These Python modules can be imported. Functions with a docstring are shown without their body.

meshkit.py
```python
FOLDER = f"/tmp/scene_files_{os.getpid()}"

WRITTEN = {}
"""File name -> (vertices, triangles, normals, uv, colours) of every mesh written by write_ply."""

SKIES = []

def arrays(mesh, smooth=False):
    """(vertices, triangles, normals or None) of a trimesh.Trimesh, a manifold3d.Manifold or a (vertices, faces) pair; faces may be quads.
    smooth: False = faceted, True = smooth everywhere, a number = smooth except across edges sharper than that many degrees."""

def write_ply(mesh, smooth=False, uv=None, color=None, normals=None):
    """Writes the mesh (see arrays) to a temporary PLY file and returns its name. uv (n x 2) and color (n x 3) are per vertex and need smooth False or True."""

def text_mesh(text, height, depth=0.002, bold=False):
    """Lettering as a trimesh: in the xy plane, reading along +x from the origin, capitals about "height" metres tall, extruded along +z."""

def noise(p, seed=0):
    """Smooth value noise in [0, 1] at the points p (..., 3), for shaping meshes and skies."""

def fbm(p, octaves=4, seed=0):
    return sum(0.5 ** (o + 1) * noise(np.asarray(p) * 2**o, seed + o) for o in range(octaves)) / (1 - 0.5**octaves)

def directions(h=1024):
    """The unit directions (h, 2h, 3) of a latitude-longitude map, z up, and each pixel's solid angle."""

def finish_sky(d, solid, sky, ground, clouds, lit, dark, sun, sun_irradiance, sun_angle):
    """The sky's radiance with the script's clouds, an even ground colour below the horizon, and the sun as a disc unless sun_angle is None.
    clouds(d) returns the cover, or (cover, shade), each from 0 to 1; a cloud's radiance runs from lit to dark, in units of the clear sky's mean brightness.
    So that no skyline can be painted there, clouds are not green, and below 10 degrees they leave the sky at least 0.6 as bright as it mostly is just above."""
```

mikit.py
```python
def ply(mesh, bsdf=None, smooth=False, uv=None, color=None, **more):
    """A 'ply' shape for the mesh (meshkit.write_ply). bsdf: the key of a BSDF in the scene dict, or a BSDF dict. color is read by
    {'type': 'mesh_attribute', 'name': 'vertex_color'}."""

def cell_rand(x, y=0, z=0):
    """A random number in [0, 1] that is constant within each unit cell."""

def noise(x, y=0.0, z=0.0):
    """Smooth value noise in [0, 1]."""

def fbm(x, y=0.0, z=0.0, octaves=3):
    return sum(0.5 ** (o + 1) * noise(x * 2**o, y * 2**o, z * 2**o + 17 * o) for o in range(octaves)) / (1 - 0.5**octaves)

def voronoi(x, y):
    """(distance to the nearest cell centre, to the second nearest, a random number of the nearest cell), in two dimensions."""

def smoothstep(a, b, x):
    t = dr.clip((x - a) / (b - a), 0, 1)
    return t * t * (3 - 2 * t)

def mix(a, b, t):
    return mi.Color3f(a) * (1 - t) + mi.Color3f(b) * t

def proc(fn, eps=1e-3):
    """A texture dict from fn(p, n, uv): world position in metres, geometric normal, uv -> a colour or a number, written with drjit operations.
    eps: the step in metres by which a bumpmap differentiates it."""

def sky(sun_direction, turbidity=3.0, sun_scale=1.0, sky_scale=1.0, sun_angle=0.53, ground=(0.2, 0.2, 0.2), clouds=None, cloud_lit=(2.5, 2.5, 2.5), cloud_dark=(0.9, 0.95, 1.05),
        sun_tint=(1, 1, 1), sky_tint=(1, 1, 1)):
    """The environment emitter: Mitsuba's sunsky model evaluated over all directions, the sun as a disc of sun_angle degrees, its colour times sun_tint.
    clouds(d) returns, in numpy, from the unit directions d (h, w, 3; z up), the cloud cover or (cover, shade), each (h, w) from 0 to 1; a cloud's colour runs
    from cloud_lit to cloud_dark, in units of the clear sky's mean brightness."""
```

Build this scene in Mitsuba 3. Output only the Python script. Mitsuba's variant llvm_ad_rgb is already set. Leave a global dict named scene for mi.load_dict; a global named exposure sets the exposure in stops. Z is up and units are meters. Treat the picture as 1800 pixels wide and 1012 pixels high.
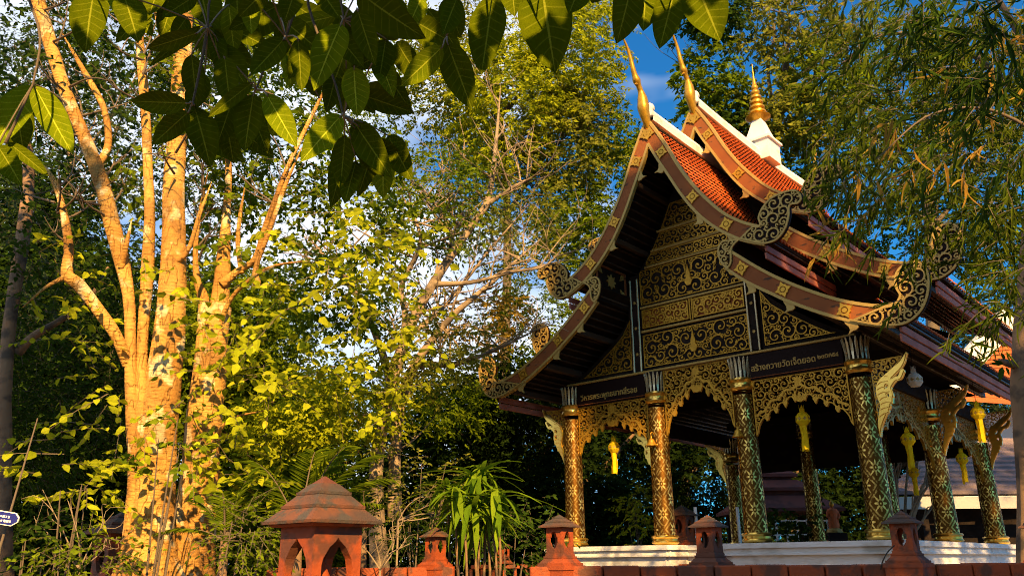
import math, shapely, numpy as np, trimesh, mitsuba as mi, mikit, meshkit, drjit as dr
from shapely import Polygon, LineString, Point, affinity, union_all, box as sbox
from mikit import ply, proc, noise, fbm, mix, smoothstep
T = mi.ScalarTransform4f
scene, labels = {}, {}

# ---------------------------------------------------------------- camera, sky, exposure
EYE = np.array([0.0, 0.0, 1.5])
FOC, PITCH, ROLL = 1450.0, math.radians(18.383), math.radians(-0.437)   # focal length in pixels of the 1800 px wide photograph
FW = np.array([0, math.cos(PITCH), math.sin(PITCH)])
_u0 = np.array([0, -math.sin(PITCH), math.cos(PITCH)])
RT = math.cos(ROLL) * np.array([1.0, 0, 0]) + math.sin(ROLL) * _u0
UPV = -math.sin(ROLL) * np.array([1.0, 0, 0]) + math.cos(ROLL) * _u0
scene['camera'] = {'type': 'perspective', 'fov': 2 * math.degrees(math.atan(900 / FOC)), 'fov_axis': 'x', 'near_clip': 0.05, 'far_clip': 2000.0,
                   'to_world': T().look_at(origin=EYE.tolist(), target=(EYE + FW).tolist(), up=UPV.tolist())}
SUN = np.array([0.17, -0.84, 0.52]); SUN /= np.linalg.norm(SUN)
def thin_cloud(d):
    n = meshkit.fbm(d * np.array([5.0, 5.0, 9.0]), 5, 3)
    bank = 1 / (1 + np.exp((d[..., 0] - 0.03) * 14))
    return np.clip((n - 0.62 + 0.40 * bank) * 3.0, 0, 0.9)
scene['sky'] = mikit.sky(SUN.tolist(), turbidity=2.6, sun_scale=1.0, sky_scale=0.22, sun_tint=(1.0, 0.76, 0.40), ground=(0.08, 0.07, 0.05),
                         clouds=thin_cloud, cloud_lit=(3.8, 4.0, 4.3), cloud_dark=(2.8, 3.1, 3.5), sky_tint=(0.42, 1.9, 2.9))
exposure = 3.25

# ---------------------------------------------------------------- helpers
def at(x, y, Y):
    """The point at distance Y (metres along +y) that the photograph shows at pixel x, y."""
    d = FW * FOC + RT * (x - 900) - UPV * (y - 506)
    return EYE + d * (Y / d[1])
def ppm(Y, y=700):
    return FOC / (Y * FW[1] + (at(900, y, Y)[2] - 1.5) * FW[2])       # pixels per metre there
USED = {}
def numbered(key):
    n = USED.get(key, -1) + 1
    USED[key] = n
    return key if n == 0 else f'{key}_{n:03d}'
def put(key, mesh, bsdf, smooth=False, kind=None, label=None, category=None, group=None, **more):
    key = numbered(key)
    scene[key] = ply(mesh, bsdf, smooth=smooth, **more)
    tag(key, label, category, group, kind)
    return key
def tag(key, label=None, category=None, group=None, kind=None):
    d = {k: v for k, v in dict(label=label, category=category, group=group, kind=kind).items() if v}
    if d: labels[key] = {**labels.get(key, {}), **d}
    return key
def thing(name, label, category, group=None):
    key = numbered(name)
    return tag(key, label, category, group)

class MB:
    def __init__(s): s.v, s.f, s.n = [], [], 0
    def add(s, v, f):
        v, f = np.asarray(v, float), np.asarray(f, int)
        if f.shape[1] == 4: f = np.vstack([f[:, [0, 1, 2]], f[:, [0, 2, 3]]])
        s.v.append(v); s.f.append(f + s.n); s.n += len(v); return s
    def mesh(s, m): return s.add(m.vertices, m.faces)
    def done(s): return (np.vstack(s.v), np.vstack(s.f))
def cham_box(size, c=(0, 0, 0), b=0.01):
    """A box with chamfered edges."""
    h = np.array(size) / 2; b = min(b, h.min() * 0.6); pts = []
    for sx in (-1, 1):
        for sy in (-1, 1):
            for sz in (-1, 1):
                p = np.array([sx, sy, sz]) * h
                for k in range(3):
                    q = p - np.array([sx, sy, sz]) * b; q[k] = p[k]; pts.append(q)
    m = trimesh.convex.convex_hull(np.array(pts)); m.apply_translation(c); return m
def plain_box(size, c=(0, 0, 0)):
    m = trimesh.creation.box(size); m.apply_translation(c); return m
def extrude(poly, t):
    out = []
    for g in getattr(poly, 'geoms', [poly]):
        if g.geom_type == 'Polygon' and g.area > 1e-6:
            out.append(trimesh.creation.extrude_polygon(g, t, engine='earcut'))
    return trimesh.util.concatenate(out) if len(out) > 1 else out[0]
def lathe(prof, n=24):
    """prof: (radius, z) pairs from bottom to top."""
    p = np.array(prof, float); a = np.arange(n) * 2 * np.pi / n
    v = np.stack([p[:, None, 0] * np.cos(a), p[:, None, 0] * np.sin(a), np.repeat(p[:, 1:2], n, 1)], -1).reshape(-1, 3)
    i, j = np.meshgrid(np.arange(len(p) - 1), np.arange(n), indexing='ij')
    f = np.stack([i * n + j, i * n + (j + 1) % n, (i + 1) * n + (j + 1) % n, (i + 1) * n + j], -1).reshape(-1, 4)
    return v, np.vstack([f[:, [0, 1, 2]], f[:, [0, 2, 3]]])
def curve(pts, n):
    """Catmull-Rom through points (any dimension), n samples."""
    p = np.array(pts, float)
    if len(p) == 2: return p[0] + (p[1] - p[0]) * np.linspace(0, 1, n)[:, None]
    q = np.vstack([2 * p[0] - p[1], p, 2 * p[-1] - p[-2]])
    t = np.linspace(0, len(p) - 1 - 1e-9, n); i = t.astype(int); t = (t - i)[:, None]
    a, b, c, d = q[i], q[i + 1], q[i + 2], q[i + 3]
    return 0.5 * (2 * b + (c - a) * t + (2 * a - 5 * b + 4 * c - d) * t**2 + (3 * b - a - 3 * c + d) * t**3)
def tube(pts, radii, sides=8, rough=0.0, seed=0):
    p = np.asarray(pts, float); r = np.broadcast_to(np.asarray(radii, float), (len(p),))
    t = np.gradient(p, axis=0); t /= np.linalg.norm(t, axis=1, keepdims=True) + 1e-12
    a = np.cross(t[0], [0.31, 0.9, 0.2]); a /= np.linalg.norm(a); A = []
    for k in range(len(p)):
        a = a - t[k] * (a @ t[k]); a /= np.linalg.norm(a) + 1e-12; A.append(a)
    A = np.array(A); B = np.cross(t, A); ang = np.arange(sides) * 2 * np.pi / sides
    R = np.repeat(r[:, None], sides, 1)
    if rough:
        base = p[:, None] + R[..., None] * (np.cos(ang)[None, :, None] * A[:, None] + np.sin(ang)[None, :, None] * B[:, None])
        R = R * (1 + rough * (meshkit.fbm(base * 3.1, 3, seed) - 0.5) * 2)
    v = p[:, None] + R[..., None] * (np.cos(ang)[None, :, None] * A[:, None] + np.sin(ang)[None, :, None] * B[:, None])
    i, j = np.meshgrid(np.arange(len(p) - 1), np.arange(sides), indexing='ij')
    q = np.stack([i * sides + j, i * sides + (j + 1) % sides, (i + 1) * sides + (j + 1) % sides, (i + 1) * sides + j], -1).reshape(-1, 4)
    v = np.vstack([v.reshape(-1, 3), p[:1], p[-1:]]); n = len(p) * sides; k = np.arange(sides)
    caps = np.vstack([np.stack([(k + 1) % sides, k, k * 0 + n], 1), np.stack([n - sides + k, n - sides + (k + 1) % sides, k * 0 + n + 1], 1)])
    return v, np.vstack([q[:, [0, 1, 2]], q[:, [0, 2, 3]], caps])
def unit(v): return v / (np.linalg.norm(v, axis=-1, keepdims=True) + 1e-12)

# ---------------------------------------------------------------- materials
def rgb(*c): return {'type': 'rgb', 'value': list(c)}
def prin(color, rough=0.6, **k):
    return {'type': 'twosided', 'b': {'type': 'principled', 'base_color': color if isinstance(color, dict) else rgb(*color), 'roughness': rough, **k}}
def bumped(b, fn, scale, eps=2e-3):
    return {'type': 'twosided', 'b': {'type': 'bumpmap', 'arbitrary': proc(fn, eps), 'scale': scale, 'b': b['b']}}
M = scene
def wear(c0, c1, s, lo=0.4, hi=0.7):
    return proc(lambda p, n, uv: mix(c0, c1, smoothstep(lo, hi, fbm(p.x * s, p.y * s, p.z * s, 4))))
M['board_paint'] = prin(proc(lambda p, n, uv: mix(mix((0.25, 0.082, 0.024), (0.17, 0.056, 0.020), fbm(p.x * 3, p.y * 3, p.z * 3, 3)), (0.06, 0.035, 0.022), smoothstep(0.66, 0.76, fbm(p.x * 6 + 9, p.y * 6, p.z * 14, 4)))), 0.75, specular=0.15)
M['fascia_paint'] = prin(wear((0.40, 0.145, 0.105), (0.29, 0.10, 0.072), 2.6), 0.7, specular=0.2)
M['gold'] = prin(proc(lambda p, n, uv: mix((0.56, 0.315, 0.028), (0.34, 0.18, 0.018), fbm(p.x * 14, p.y * 14, p.z * 14, 3))), 0.36, metallic=0.6, specular=0.4)
M['polished_gold'] = prin((0.78, 0.50, 0.10), 0.2, metallic=0.9)
M['gold_trim'] = prin((0.36, 0.245, 0.065), 0.5, metallic=0.25, specular=0.3)
M['pale_gold'] = prin((0.55, 0.48, 0.30), 0.25, metallic=0.6)
M['dark_wood'] = prin(wear((0.010, 0.007, 0.006), (0.020, 0.013, 0.010), 5.0), 0.7, specular=0.1)
M['batten_wood'] = prin((0.055, 0.036, 0.026), 0.45, specular=0.4)
M['sign_board'] = prin((0.010, 0.004, 0.004), 0.6, specular=0.1)
M['roof_tile'] = prin(proc(lambda p, n, uv: mix((0.52, 0.125, 0.018), (0.32, 0.07, 0.014), fbm(p.x * 2.5, p.y * 2.5, p.z * 2.5, 3))), 0.7)
M['white_plaster'] = prin(wear((0.60, 0.60, 0.60), (0.36, 0.35, 0.32), 3.0, 0.50, 0.85), 0.55)
def lattice(p, n, uv):
    a, b = uv.x * 3.0, uv.y / 0.56
    s, t = a + b, a - b
    fs, ft = s - dr.floor(s), t - dr.floor(t)
    line = dr.minimum(dr.minimum(fs, 1 - fs), dr.minimum(ft, 1 - ft))
    wob = 0.02 * (fbm(uv.x * 60, uv.y * 30, 1, 2) - 0.5)
    band = smoothstep(0.05, 0.03, dr.abs(line - 0.075 + wob)) * smoothstep(0.25, 0.45, noise(uv.x * 44, uv.y * 30, 3))
    cx, cy = fs - 0.5, ft - 0.5
    ang, rad = dr.atan2(cx + cy, cx - cy), dr.sqrt(cx * cx + cy * cy)
    petal = 0.225 + 0.10 * dr.cos(ang * 8)
    flower = smoothstep(petal + 0.02, petal - 0.02, rad) * smoothstep(0.035, 0.05, dr.abs(rad - 0.075)) + smoothstep(0.045, 0.03, rad)
    q = dr.minimum(dr.abs(cx), dr.abs(cy))
    sprig = smoothstep(0.03, 0.015, q) * smoothstep(0.31, 0.33, rad) * smoothstep(0.42, 0.40, rad)
    m = dr.clip(band * 0.5 + flower + sprig * 0.8, 0, 1)
    return m * (0.55 + 0.45 * smoothstep(0.3, 0.55, fbm(uv.x * 30, uv.y * 22, 7, 3)))
M['lacquer_column'] = {'type': 'twosided', 'b': {'type': 'blendbsdf', 'weight': proc(lattice),
    'a': {'type': 'principled', 'base_color': rgb(0.105, 0.046, 0.006), 'roughness': 0.45, 'metallic': 0.88, 'specular': 0.3},
    'c': {'type': 'principled', 'base_color': rgb(0.90, 0.62, 0.16), 'roughness': 0.24, 'metallic': 0.85}}}
def terra(p, n, uv):
    base = mix((0.33, 0.060, 0.006), (0.16, 0.029, 0.005), fbm(p.x * 4, p.y * 4, p.z * 4, 4))
    soot = smoothstep(0.44, 0.62, fbm(p.x * 7 + 3, p.y * 7, p.z * 5, 4))
    return mix(base, (0.05, 0.024, 0.014), soot * 0.8)
M['terracotta'] = bumped(prin(proc(terra), 0.75), lambda p, n, uv: fbm(p.x * 60, p.y * 60, p.z * 60, 3), 0.004)
def roofclay(p, n, uv):
    base = mix((0.11, 0.040, 0.018), (0.05, 0.031, 0.022), smoothstep(0.35, 0.65, fbm(p.x * 5, p.y * 5, p.z * 5, 4)))
    return mix(base, (0.045, 0.038, 0.032), smoothstep(0.45, 0.68, fbm(p.x * 11, p.y * 11, p.z * 11 + 4, 4)))
M['roof_clay'] = bumped(prin(proc(roofclay), 0.8), lambda p, n, uv: fbm(p.x * 50, p.y * 50, p.z * 50, 3), 0.005)
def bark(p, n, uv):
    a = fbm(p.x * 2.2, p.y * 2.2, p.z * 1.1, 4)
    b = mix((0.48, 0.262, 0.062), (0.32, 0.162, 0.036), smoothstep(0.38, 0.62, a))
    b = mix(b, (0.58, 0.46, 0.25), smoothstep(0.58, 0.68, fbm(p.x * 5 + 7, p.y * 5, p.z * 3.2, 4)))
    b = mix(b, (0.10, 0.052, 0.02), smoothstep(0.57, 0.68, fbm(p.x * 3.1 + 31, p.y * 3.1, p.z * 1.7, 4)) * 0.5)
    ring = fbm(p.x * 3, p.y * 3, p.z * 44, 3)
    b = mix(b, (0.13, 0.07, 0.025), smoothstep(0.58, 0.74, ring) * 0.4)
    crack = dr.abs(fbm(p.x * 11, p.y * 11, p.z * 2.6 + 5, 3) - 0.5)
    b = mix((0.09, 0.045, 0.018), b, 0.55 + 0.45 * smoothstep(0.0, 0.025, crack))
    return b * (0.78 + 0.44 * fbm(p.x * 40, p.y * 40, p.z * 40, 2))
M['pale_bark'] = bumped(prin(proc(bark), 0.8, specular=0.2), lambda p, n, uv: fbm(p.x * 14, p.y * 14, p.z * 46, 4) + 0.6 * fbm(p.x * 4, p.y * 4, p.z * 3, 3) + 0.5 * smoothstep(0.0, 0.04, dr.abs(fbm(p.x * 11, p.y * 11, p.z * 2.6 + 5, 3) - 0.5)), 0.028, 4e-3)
M['dark_bark'] = prin(wear((0.19, 0.115, 0.06), (0.06, 0.042, 0.028), 6.0), 0.85)
M['twig_bark'] = prin((0.10, 0.075, 0.05), 0.8)
M['pale_twig'] = prin((0.22, 0.17, 0.11), 0.8)
M['grey_bark'] = prin(wear((0.27, 0.20, 0.125), (0.10, 0.075, 0.05), 5.0), 0.85)
def leafmat(trans=0.9, rough=0.38):
    return {'type': 'principledthin', 'base_color': {'type': 'mesh_attribute', 'name': 'vertex_color'}, 'roughness': rough, 'diff_trans': trans, 'eta': 1.35, 'spec_trans': 0.0}
M['leaf'] = leafmat()
M['glossy_leaf'] = leafmat(0.75, 0.3)
def bigleaf(p, n, uv):
    x, y = dr.abs(uv.x - 0.5) * 2, uv.y
    c = mix((0.090, 0.115, 0.002), (0.048, 0.075, 0.002), fbm(uv.x * 5 + p.x * 3, uv.y * 7, p.z * 3, 3))
    k = (y - x * 0.16) * 9.0
    side = smoothstep(0.09, 0.03, dr.abs(k - dr.floor(k) - 0.5)) * smoothstep(1.0, 0.7, x)
    mid = smoothstep(0.06, 0.03, x)
    return mix(c, (0.22, 0.25, 0.02), dr.clip(side * 0.35 + mid * 0.9, 0, 1))
M['broad_leaf'] = {'type': 'principledthin', 'base_color': proc(bigleaf), 'roughness': 0.36, 'diff_trans': 0.25, 'eta': 1.3, 'spec_trans': 0.0}
def sunlitleaf(p, n, uv): return bigleaf(p, n, uv) * 2.1  # broad leaf colour brightened to stand in for sun on the leaf
M['sunlit_leaf'] = {'type': 'principledthin', 'base_color': proc(sunlitleaf), 'roughness': 0.4, 'diff_trans': 0.5, 'eta': 1.3, 'spec_trans': 0.0}
M['soil'] = prin(wear((0.10, 0.07, 0.045), (0.05, 0.045, 0.025), 1.5), 0.95)
M['lantern_paper'] = {'type': 'principledthin', 'base_color': proc(lambda p, n, uv: mix((0.92, 0.66, 0.015), (0.88, 0.74, 0.03), fbm(p.x * 25, p.y * 25, p.z * 25, 2))), 'roughness': 0.4, 'diff_trans': 0.9, 'eta': 1.3, 'spec_trans': 0.0}
M['white_paper'] = {'type': 'principledthin', 'base_color': rgb(0.72, 0.70, 0.62), 'roughness': 0.5, 'diff_trans': 0.7, 'eta': 1.3, 'spec_trans': 0.0}
M['blue_sign'] = prin((0.012, 0.016, 0.19), 0.4)
M['white_paint'] = prin((0.75, 0.75, 0.75), 0.5)
M['dark_tile'] = prin(wear((0.11, 0.024, 0.016), (0.06, 0.015, 0.012), 3.0), 0.7)
M['grey_tile'] = prin(wear((0.16, 0.12, 0.125), (0.11, 0.085, 0.09), 3.0), 0.7)
M['robe'] = prin((0.45, 0.10, 0.02), 0.7)
M['grey_metal'] = prin((0.35, 0.34, 0.32), 0.5, metallic=0.4)
M['dark_opening'] = prin((0.02, 0.018, 0.015), 0.9)
TEXT_A='792,11 793,23 798,28 792,36 792,44 794,49 801,54 816,53 815,44 806,45 803,41 803,36 805,33 814,32 814,24 805,23 803,20 803,13 805,9 813,7 819,8 823,13 823,53 833,54 834,12 830,3 826,0 819,-2 806,-2 798,1 794,5;739,15 739,31 761,31 761,22 750,22 750,15 754,8 765,8 769,12 771,19 771,33 768,42 764,45 757,45 750,45 741,41 742,52 752,55 764,55 772,52 778,46 782,34 782,18 778,6 773,1 765,-2 750,-1 744,3;692,2 695,11 711,7 717,8 721,12 721,16 719,19 701,26 695,31 693,36 693,44 695,48 699,52 707,55 720,55 729,52 728,42 722,45 713,46 707,45 704,41 704,38 707,35 725,28 730,23 732,18 732,11 729,4 724,0 718,-2 705,-2;642,19 645,26 652,31 673,34 673,40 671,44 669,45 663,46 656,45 650,43 649,41 646,41 646,51 657,55 670,55 676,53 677,58 688,58 688,53 682,45 684,41 684,-1 673,-1 673,24 660,23 655,21 653,18 653,11 656,8 667,8 668,0 664,-2 654,-2 647,1 643,6;642,61 642,65 648,69 672,69 672,83 683,83 683,60;589,-1 589,54 597,54 599,49 609,55 619,55 626,52 630,47 632,41 632,-1 621,-1 621,39 618,44 612,45 605,44 600,36 600,-1;545,43 545,52 551,55 566,55 573,51 576,44 576,0 574,-1 565,0 565,41 564,44 561,46 554,46;497,54 508,54 508,14 511,9 518,7 525,9 528,14 528,54 539,54 539,13 537,7 532,1 524,-2 512,-2 504,1 500,5 497,13;446,37 446,45 448,49 455,54 474,55 484,52 485,51 484,42 466,46 459,45 457,41 463,36 476,33 485,27 488,20 488,11 485,4 480,0 473,-2 460,-2 449,1 448,2 449,26 458,25 458,10 459,8 473,8 477,12 477,18 475,22 471,24 452,30;392,-1 392,54 400,54 402,49 412,55 422,55 429,52 433,47 435,41 435,-1 424,-1 424,39 421,44 415,45 408,44 403,36 403,-1;333,0 325,54 336,53 341,24 342,24 349,54 358,54 365,24 366,24 371,53 382,54 382,47 373,-1 363,-1 355,31 354,31 351,27 344,-1;364,-13 364,-6 366,-5 376,-6 378,-9 378,-26 368,-26 368,-14;294,39 294,45 296,49 303,48 305,47 304,42 306,41 319,41 320,33 301,32 297,34;294,12 295,21 302,21 305,20 304,15 306,14 319,14 320,6 301,5 297,7;248,2 251,11 267,7 273,8 277,12 277,16 275,19 257,26 251,31 249,36 249,44 251,48 255,52 263,55 276,55 285,52 284,42 278,45 269,46 263,45 260,41 260,38 263,35 281,28 286,23 288,18 288,11 285,4 280,0 274,-2 261,-2;194,0 186,54 197,53 202,24 203,24 210,54 219,54 226,24 227,24 232,53 243,54 243,47 234,-1 224,-1 216,31 215,31 212,27 205,-1;140,2 143,11 159,7 165,8 169,12 169,16 167,19 149,26 143,31 141,36 141,44 143,48 147,52 155,55 168,55 177,52 176,42 170,45 161,46 155,45 152,41 152,38 155,35 173,28 178,23 180,18 180,11 177,4 172,0 166,-2 153,-2;101,43 101,52 107,55 122,55 129,51 132,44 132,0 130,-1 121,0 121,41 120,44 117,46 110,46;55,54 66,54 67,34 84,54 96,53 83,38 83,37 90,35 95,28 96,-1 85,-1 85,22 82,27 77,29 74,29 66,20 66,-1 55,-1;6,2 8,10 19,8 26,9 29,12 32,21 32,33 29,41 26,44 18,46 6,43 6,52 13,55 25,55 33,52 40,44 43,33 43,20 40,9 33,1 26,-2 15,-2;0,60 0,66 6,69 41,69 41,60'
TEXT_B='714,18 715,39 717,45 722,51 732,55 743,55 750,53 756,48 759,40 759,-1 748,-1 748,38 747,42 743,45 730,44 725,33 726,14 728,10 731,8 741,8 741,-1 729,-2 722,1 716,10;662,15 662,31 684,31 684,22 673,22 673,15 677,8 688,8 692,12 694,19 694,33 691,42 687,45 680,45 673,45 664,41 665,52 675,55 687,55 695,52 701,46 705,34 705,18 701,6 696,1 688,-2 673,-1 667,3;610,11 611,23 616,28 610,36 610,44 612,49 619,54 634,53 633,44 624,45 621,41 621,36 623,33 632,32 632,24 623,23 621,20 621,13 623,9 631,7 637,8 641,13 641,53 651,54 652,12 648,3 644,0 637,-2 624,-2 616,1 612,5;554,18 555,39 557,45 562,51 572,55 583,55 590,53 596,48 599,40 599,-1 588,-1 588,38 587,42 583,45 570,44 565,33 566,14 568,10 571,8 581,8 581,-1 569,-2 562,1 556,10;505,41 505,51 516,55 532,54 541,48 546,34 546,19 542,7 537,2 529,-1 514,-1 514,22 508,22 508,31 525,31 525,9 531,10 535,20 535,33 532,42 528,45 521,46;508,67 509,78 513,82 541,83 541,75 520,75 517,73 517,68 519,67 524,72 527,72 530,67 533,68 534,72 540,72 541,65 535,59 529,59 525,62 521,59 517,59 512,61;482,5 482,54 493,54 493,9 500,8 501,0 498,-2 490,-2 485,0;423,18 424,39 426,45 431,51 441,55 452,55 459,53 465,48 468,40 468,-1 457,-1 457,38 456,42 452,45 439,44 434,33 435,14 437,10 440,8 450,8 450,-1 438,-2 431,1 425,10;388,73 389,76 395,76 398,75 398,70 399,69 423,69 424,61 395,60 389,64;377,2 379,10 390,8 397,9 400,12 403,21 403,33 400,41 397,44 389,46 377,43 377,52 384,55 396,55 404,52 411,44 414,33 414,20 411,9 404,1 397,-2 386,-2;326,11 327,23 332,28 326,36 326,44 328,49 335,54 350,53 349,44 340,45 337,41 337,36 339,33 348,32 348,24 339,23 337,20 337,13 339,9 347,7 353,8 357,13 357,53 367,54 368,12 364,3 360,0 353,-2 340,-2 332,1 328,5;284,43 284,52 290,55 305,55 312,51 315,44 315,0 313,-1 304,0 304,41 303,44 300,46 293,46;242,2 244,10 255,8 262,9 265,12 268,21 268,33 265,41 262,44 254,46 242,43 242,52 249,55 261,55 269,52 276,44 279,33 279,20 276,9 269,1 262,-2 251,-2;189,35 190,45 195,51 201,54 217,55 225,52 231,46 233,40 233,-1 222,-1 222,38 218,44 205,45 200,41 200,38 210,34 209,27 203,26 201,22 201,8 204,7 208,8 209,6 209,-1 206,-2 195,-1 192,1 190,5 190,23 192,28 196,31;149,-1 134,54 145,54 158,9 163,10 167,16 169,24 169,34 165,43 161,45 153,45 151,53 166,54 173,50 177,45 180,35 180,23 176,10 169,2 161,-1;98,43 98,52 104,55 119,55 126,51 129,44 129,0 127,-1 118,0 118,41 117,44 114,46 107,46;55,2 58,11 74,7 80,8 84,12 84,16 82,19 64,26 58,31 56,36 56,44 58,48 62,52 70,55 83,55 92,52 91,42 85,45 76,46 70,45 67,41 67,38 70,35 88,28 93,23 95,18 95,11 92,4 87,0 81,-2 68,-2;64,60 64,66 72,70 72,73 66,72 65,74 64,80 68,82 79,81 82,77 82,69 94,69 94,60;5,10 5,19 10,28 19,32 36,34 36,40 34,44 32,45 26,46 19,45 13,43 12,41 9,41 9,51 20,55 33,55 39,53 40,58 51,58 51,53 45,45 47,41 47,-1 36,-1 36,24 23,23 18,21 16,18 16,11 19,8 30,8 31,4 30,-1 27,-2 14,-1 8,3'
TEXT_C='273,15 273,28 277,39 285,45 300,46 302,49 302,57 311,58 312,57 311,43 305,37 290,36 286,33 284,27 284,16 288,9 295,8 294,20 296,25 301,29 311,28 310,21 305,20 304,18 304,12 307,8 314,8 314,-1 287,-1 281,1 276,6;224,15 225,33 227,38 234,43 234,54 239,58 246,58 251,54 253,49 254,49 254,57 264,57 263,43 259,38 254,36 242,36 237,33 235,27 235,16 239,9 246,8 245,20 247,25 253,29 262,28 263,26 261,20 256,20 255,18 255,12 258,8 265,8 265,-1 234,0 227,6|241,48 244,47 245,51 241,52 240,50;171,40 175,49 180,53 186,55 199,55 208,51 212,46 214,40 214,-1 203,-1 203,39 201,43 198,45 193,45 187,45 184,43 182,38 182,28 186,30 197,30 197,21 189,21 183,17 182,-1 171,-1;112,19 112,37 115,48 118,52 124,55 131,55 136,52 142,55 150,55 157,50 159,45 159,-1 148,-1 148,42 145,46 140,44 140,40 133,40 131,45 126,45 123,36 124,14 126,10 129,8 134,7 139,8 140,-1 127,-2 119,2 114,10;60,15 61,36 66,44 70,46 77,46 82,43 86,46 94,46 100,42 102,37 102,-1 91,-1 91,34 90,36 85,35 85,31 78,31 77,36 73,36 71,31 72,11 74,8 81,8 82,-1 71,-2 67,0 62,7;5,15 6,58 16,57 16,17 18,12 23,8 29,7 35,8 39,11 41,17 41,35 38,36 38,32 32,32 31,37 28,36 28,29 29,27 34,27 35,19 26,18 20,22 18,28 18,38 21,44 25,46 31,46 35,43 39,46 45,46 50,43 52,38 52,15 50,8 45,2 35,-2 23,-2 14,1 8,7'
# ---------------------------------------------------------------- the ground
g = 400.0
put('ground', (np.array([[-g, -g, 0], [g, -g, 0], [g, g, 0], [-g, g, 0.0]]), [[0, 1, 2, 3]]), 'soil', kind='structure')

# ---------------------------------------------------------------- the temple pavilion: its own axes, x along the gable front, v into the depth, z up from the plinth top
O = np.array([5.843, 13.65, 1.785]); TH = math.radians(-41.865); U0 = -3.07
U = np.array([math.cos(TH), math.sin(TH), 0]); V = np.array([-math.sin(TH), math.cos(TH), 0]); Z = np.array([0, 0, 1.0])
def L(p):
    p = np.asarray(p, float)
    return O + U * (U0 + p[..., 0:1]) + V * p[..., 1:2] + Z * p[..., 2:3]
def inloc(m):
    v, f = (m.vertices, m.faces) if hasattr(m, 'vertices') else m
    return L(v), f
def front(m, v):       # drawn in (x, z), thickness towards the viewer of the front
    p = m.vertices
    return L(np.stack([p[:, 0], v - p[:, 2], p[:, 1]], 1)), m.faces
def side(m, x):        # drawn in (v, z), thickness away from the middle of the building, on its right
    p = m.vertices
    return L(np.stack([x + p[:, 2], p[:, 0], p[:, 1]], 1)), m.faces
P = thing('temple_pavilion', 'open Thai temple pavilion with steep tiered red roofs, gilded black columns and gold carved gable', 'temple')
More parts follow.
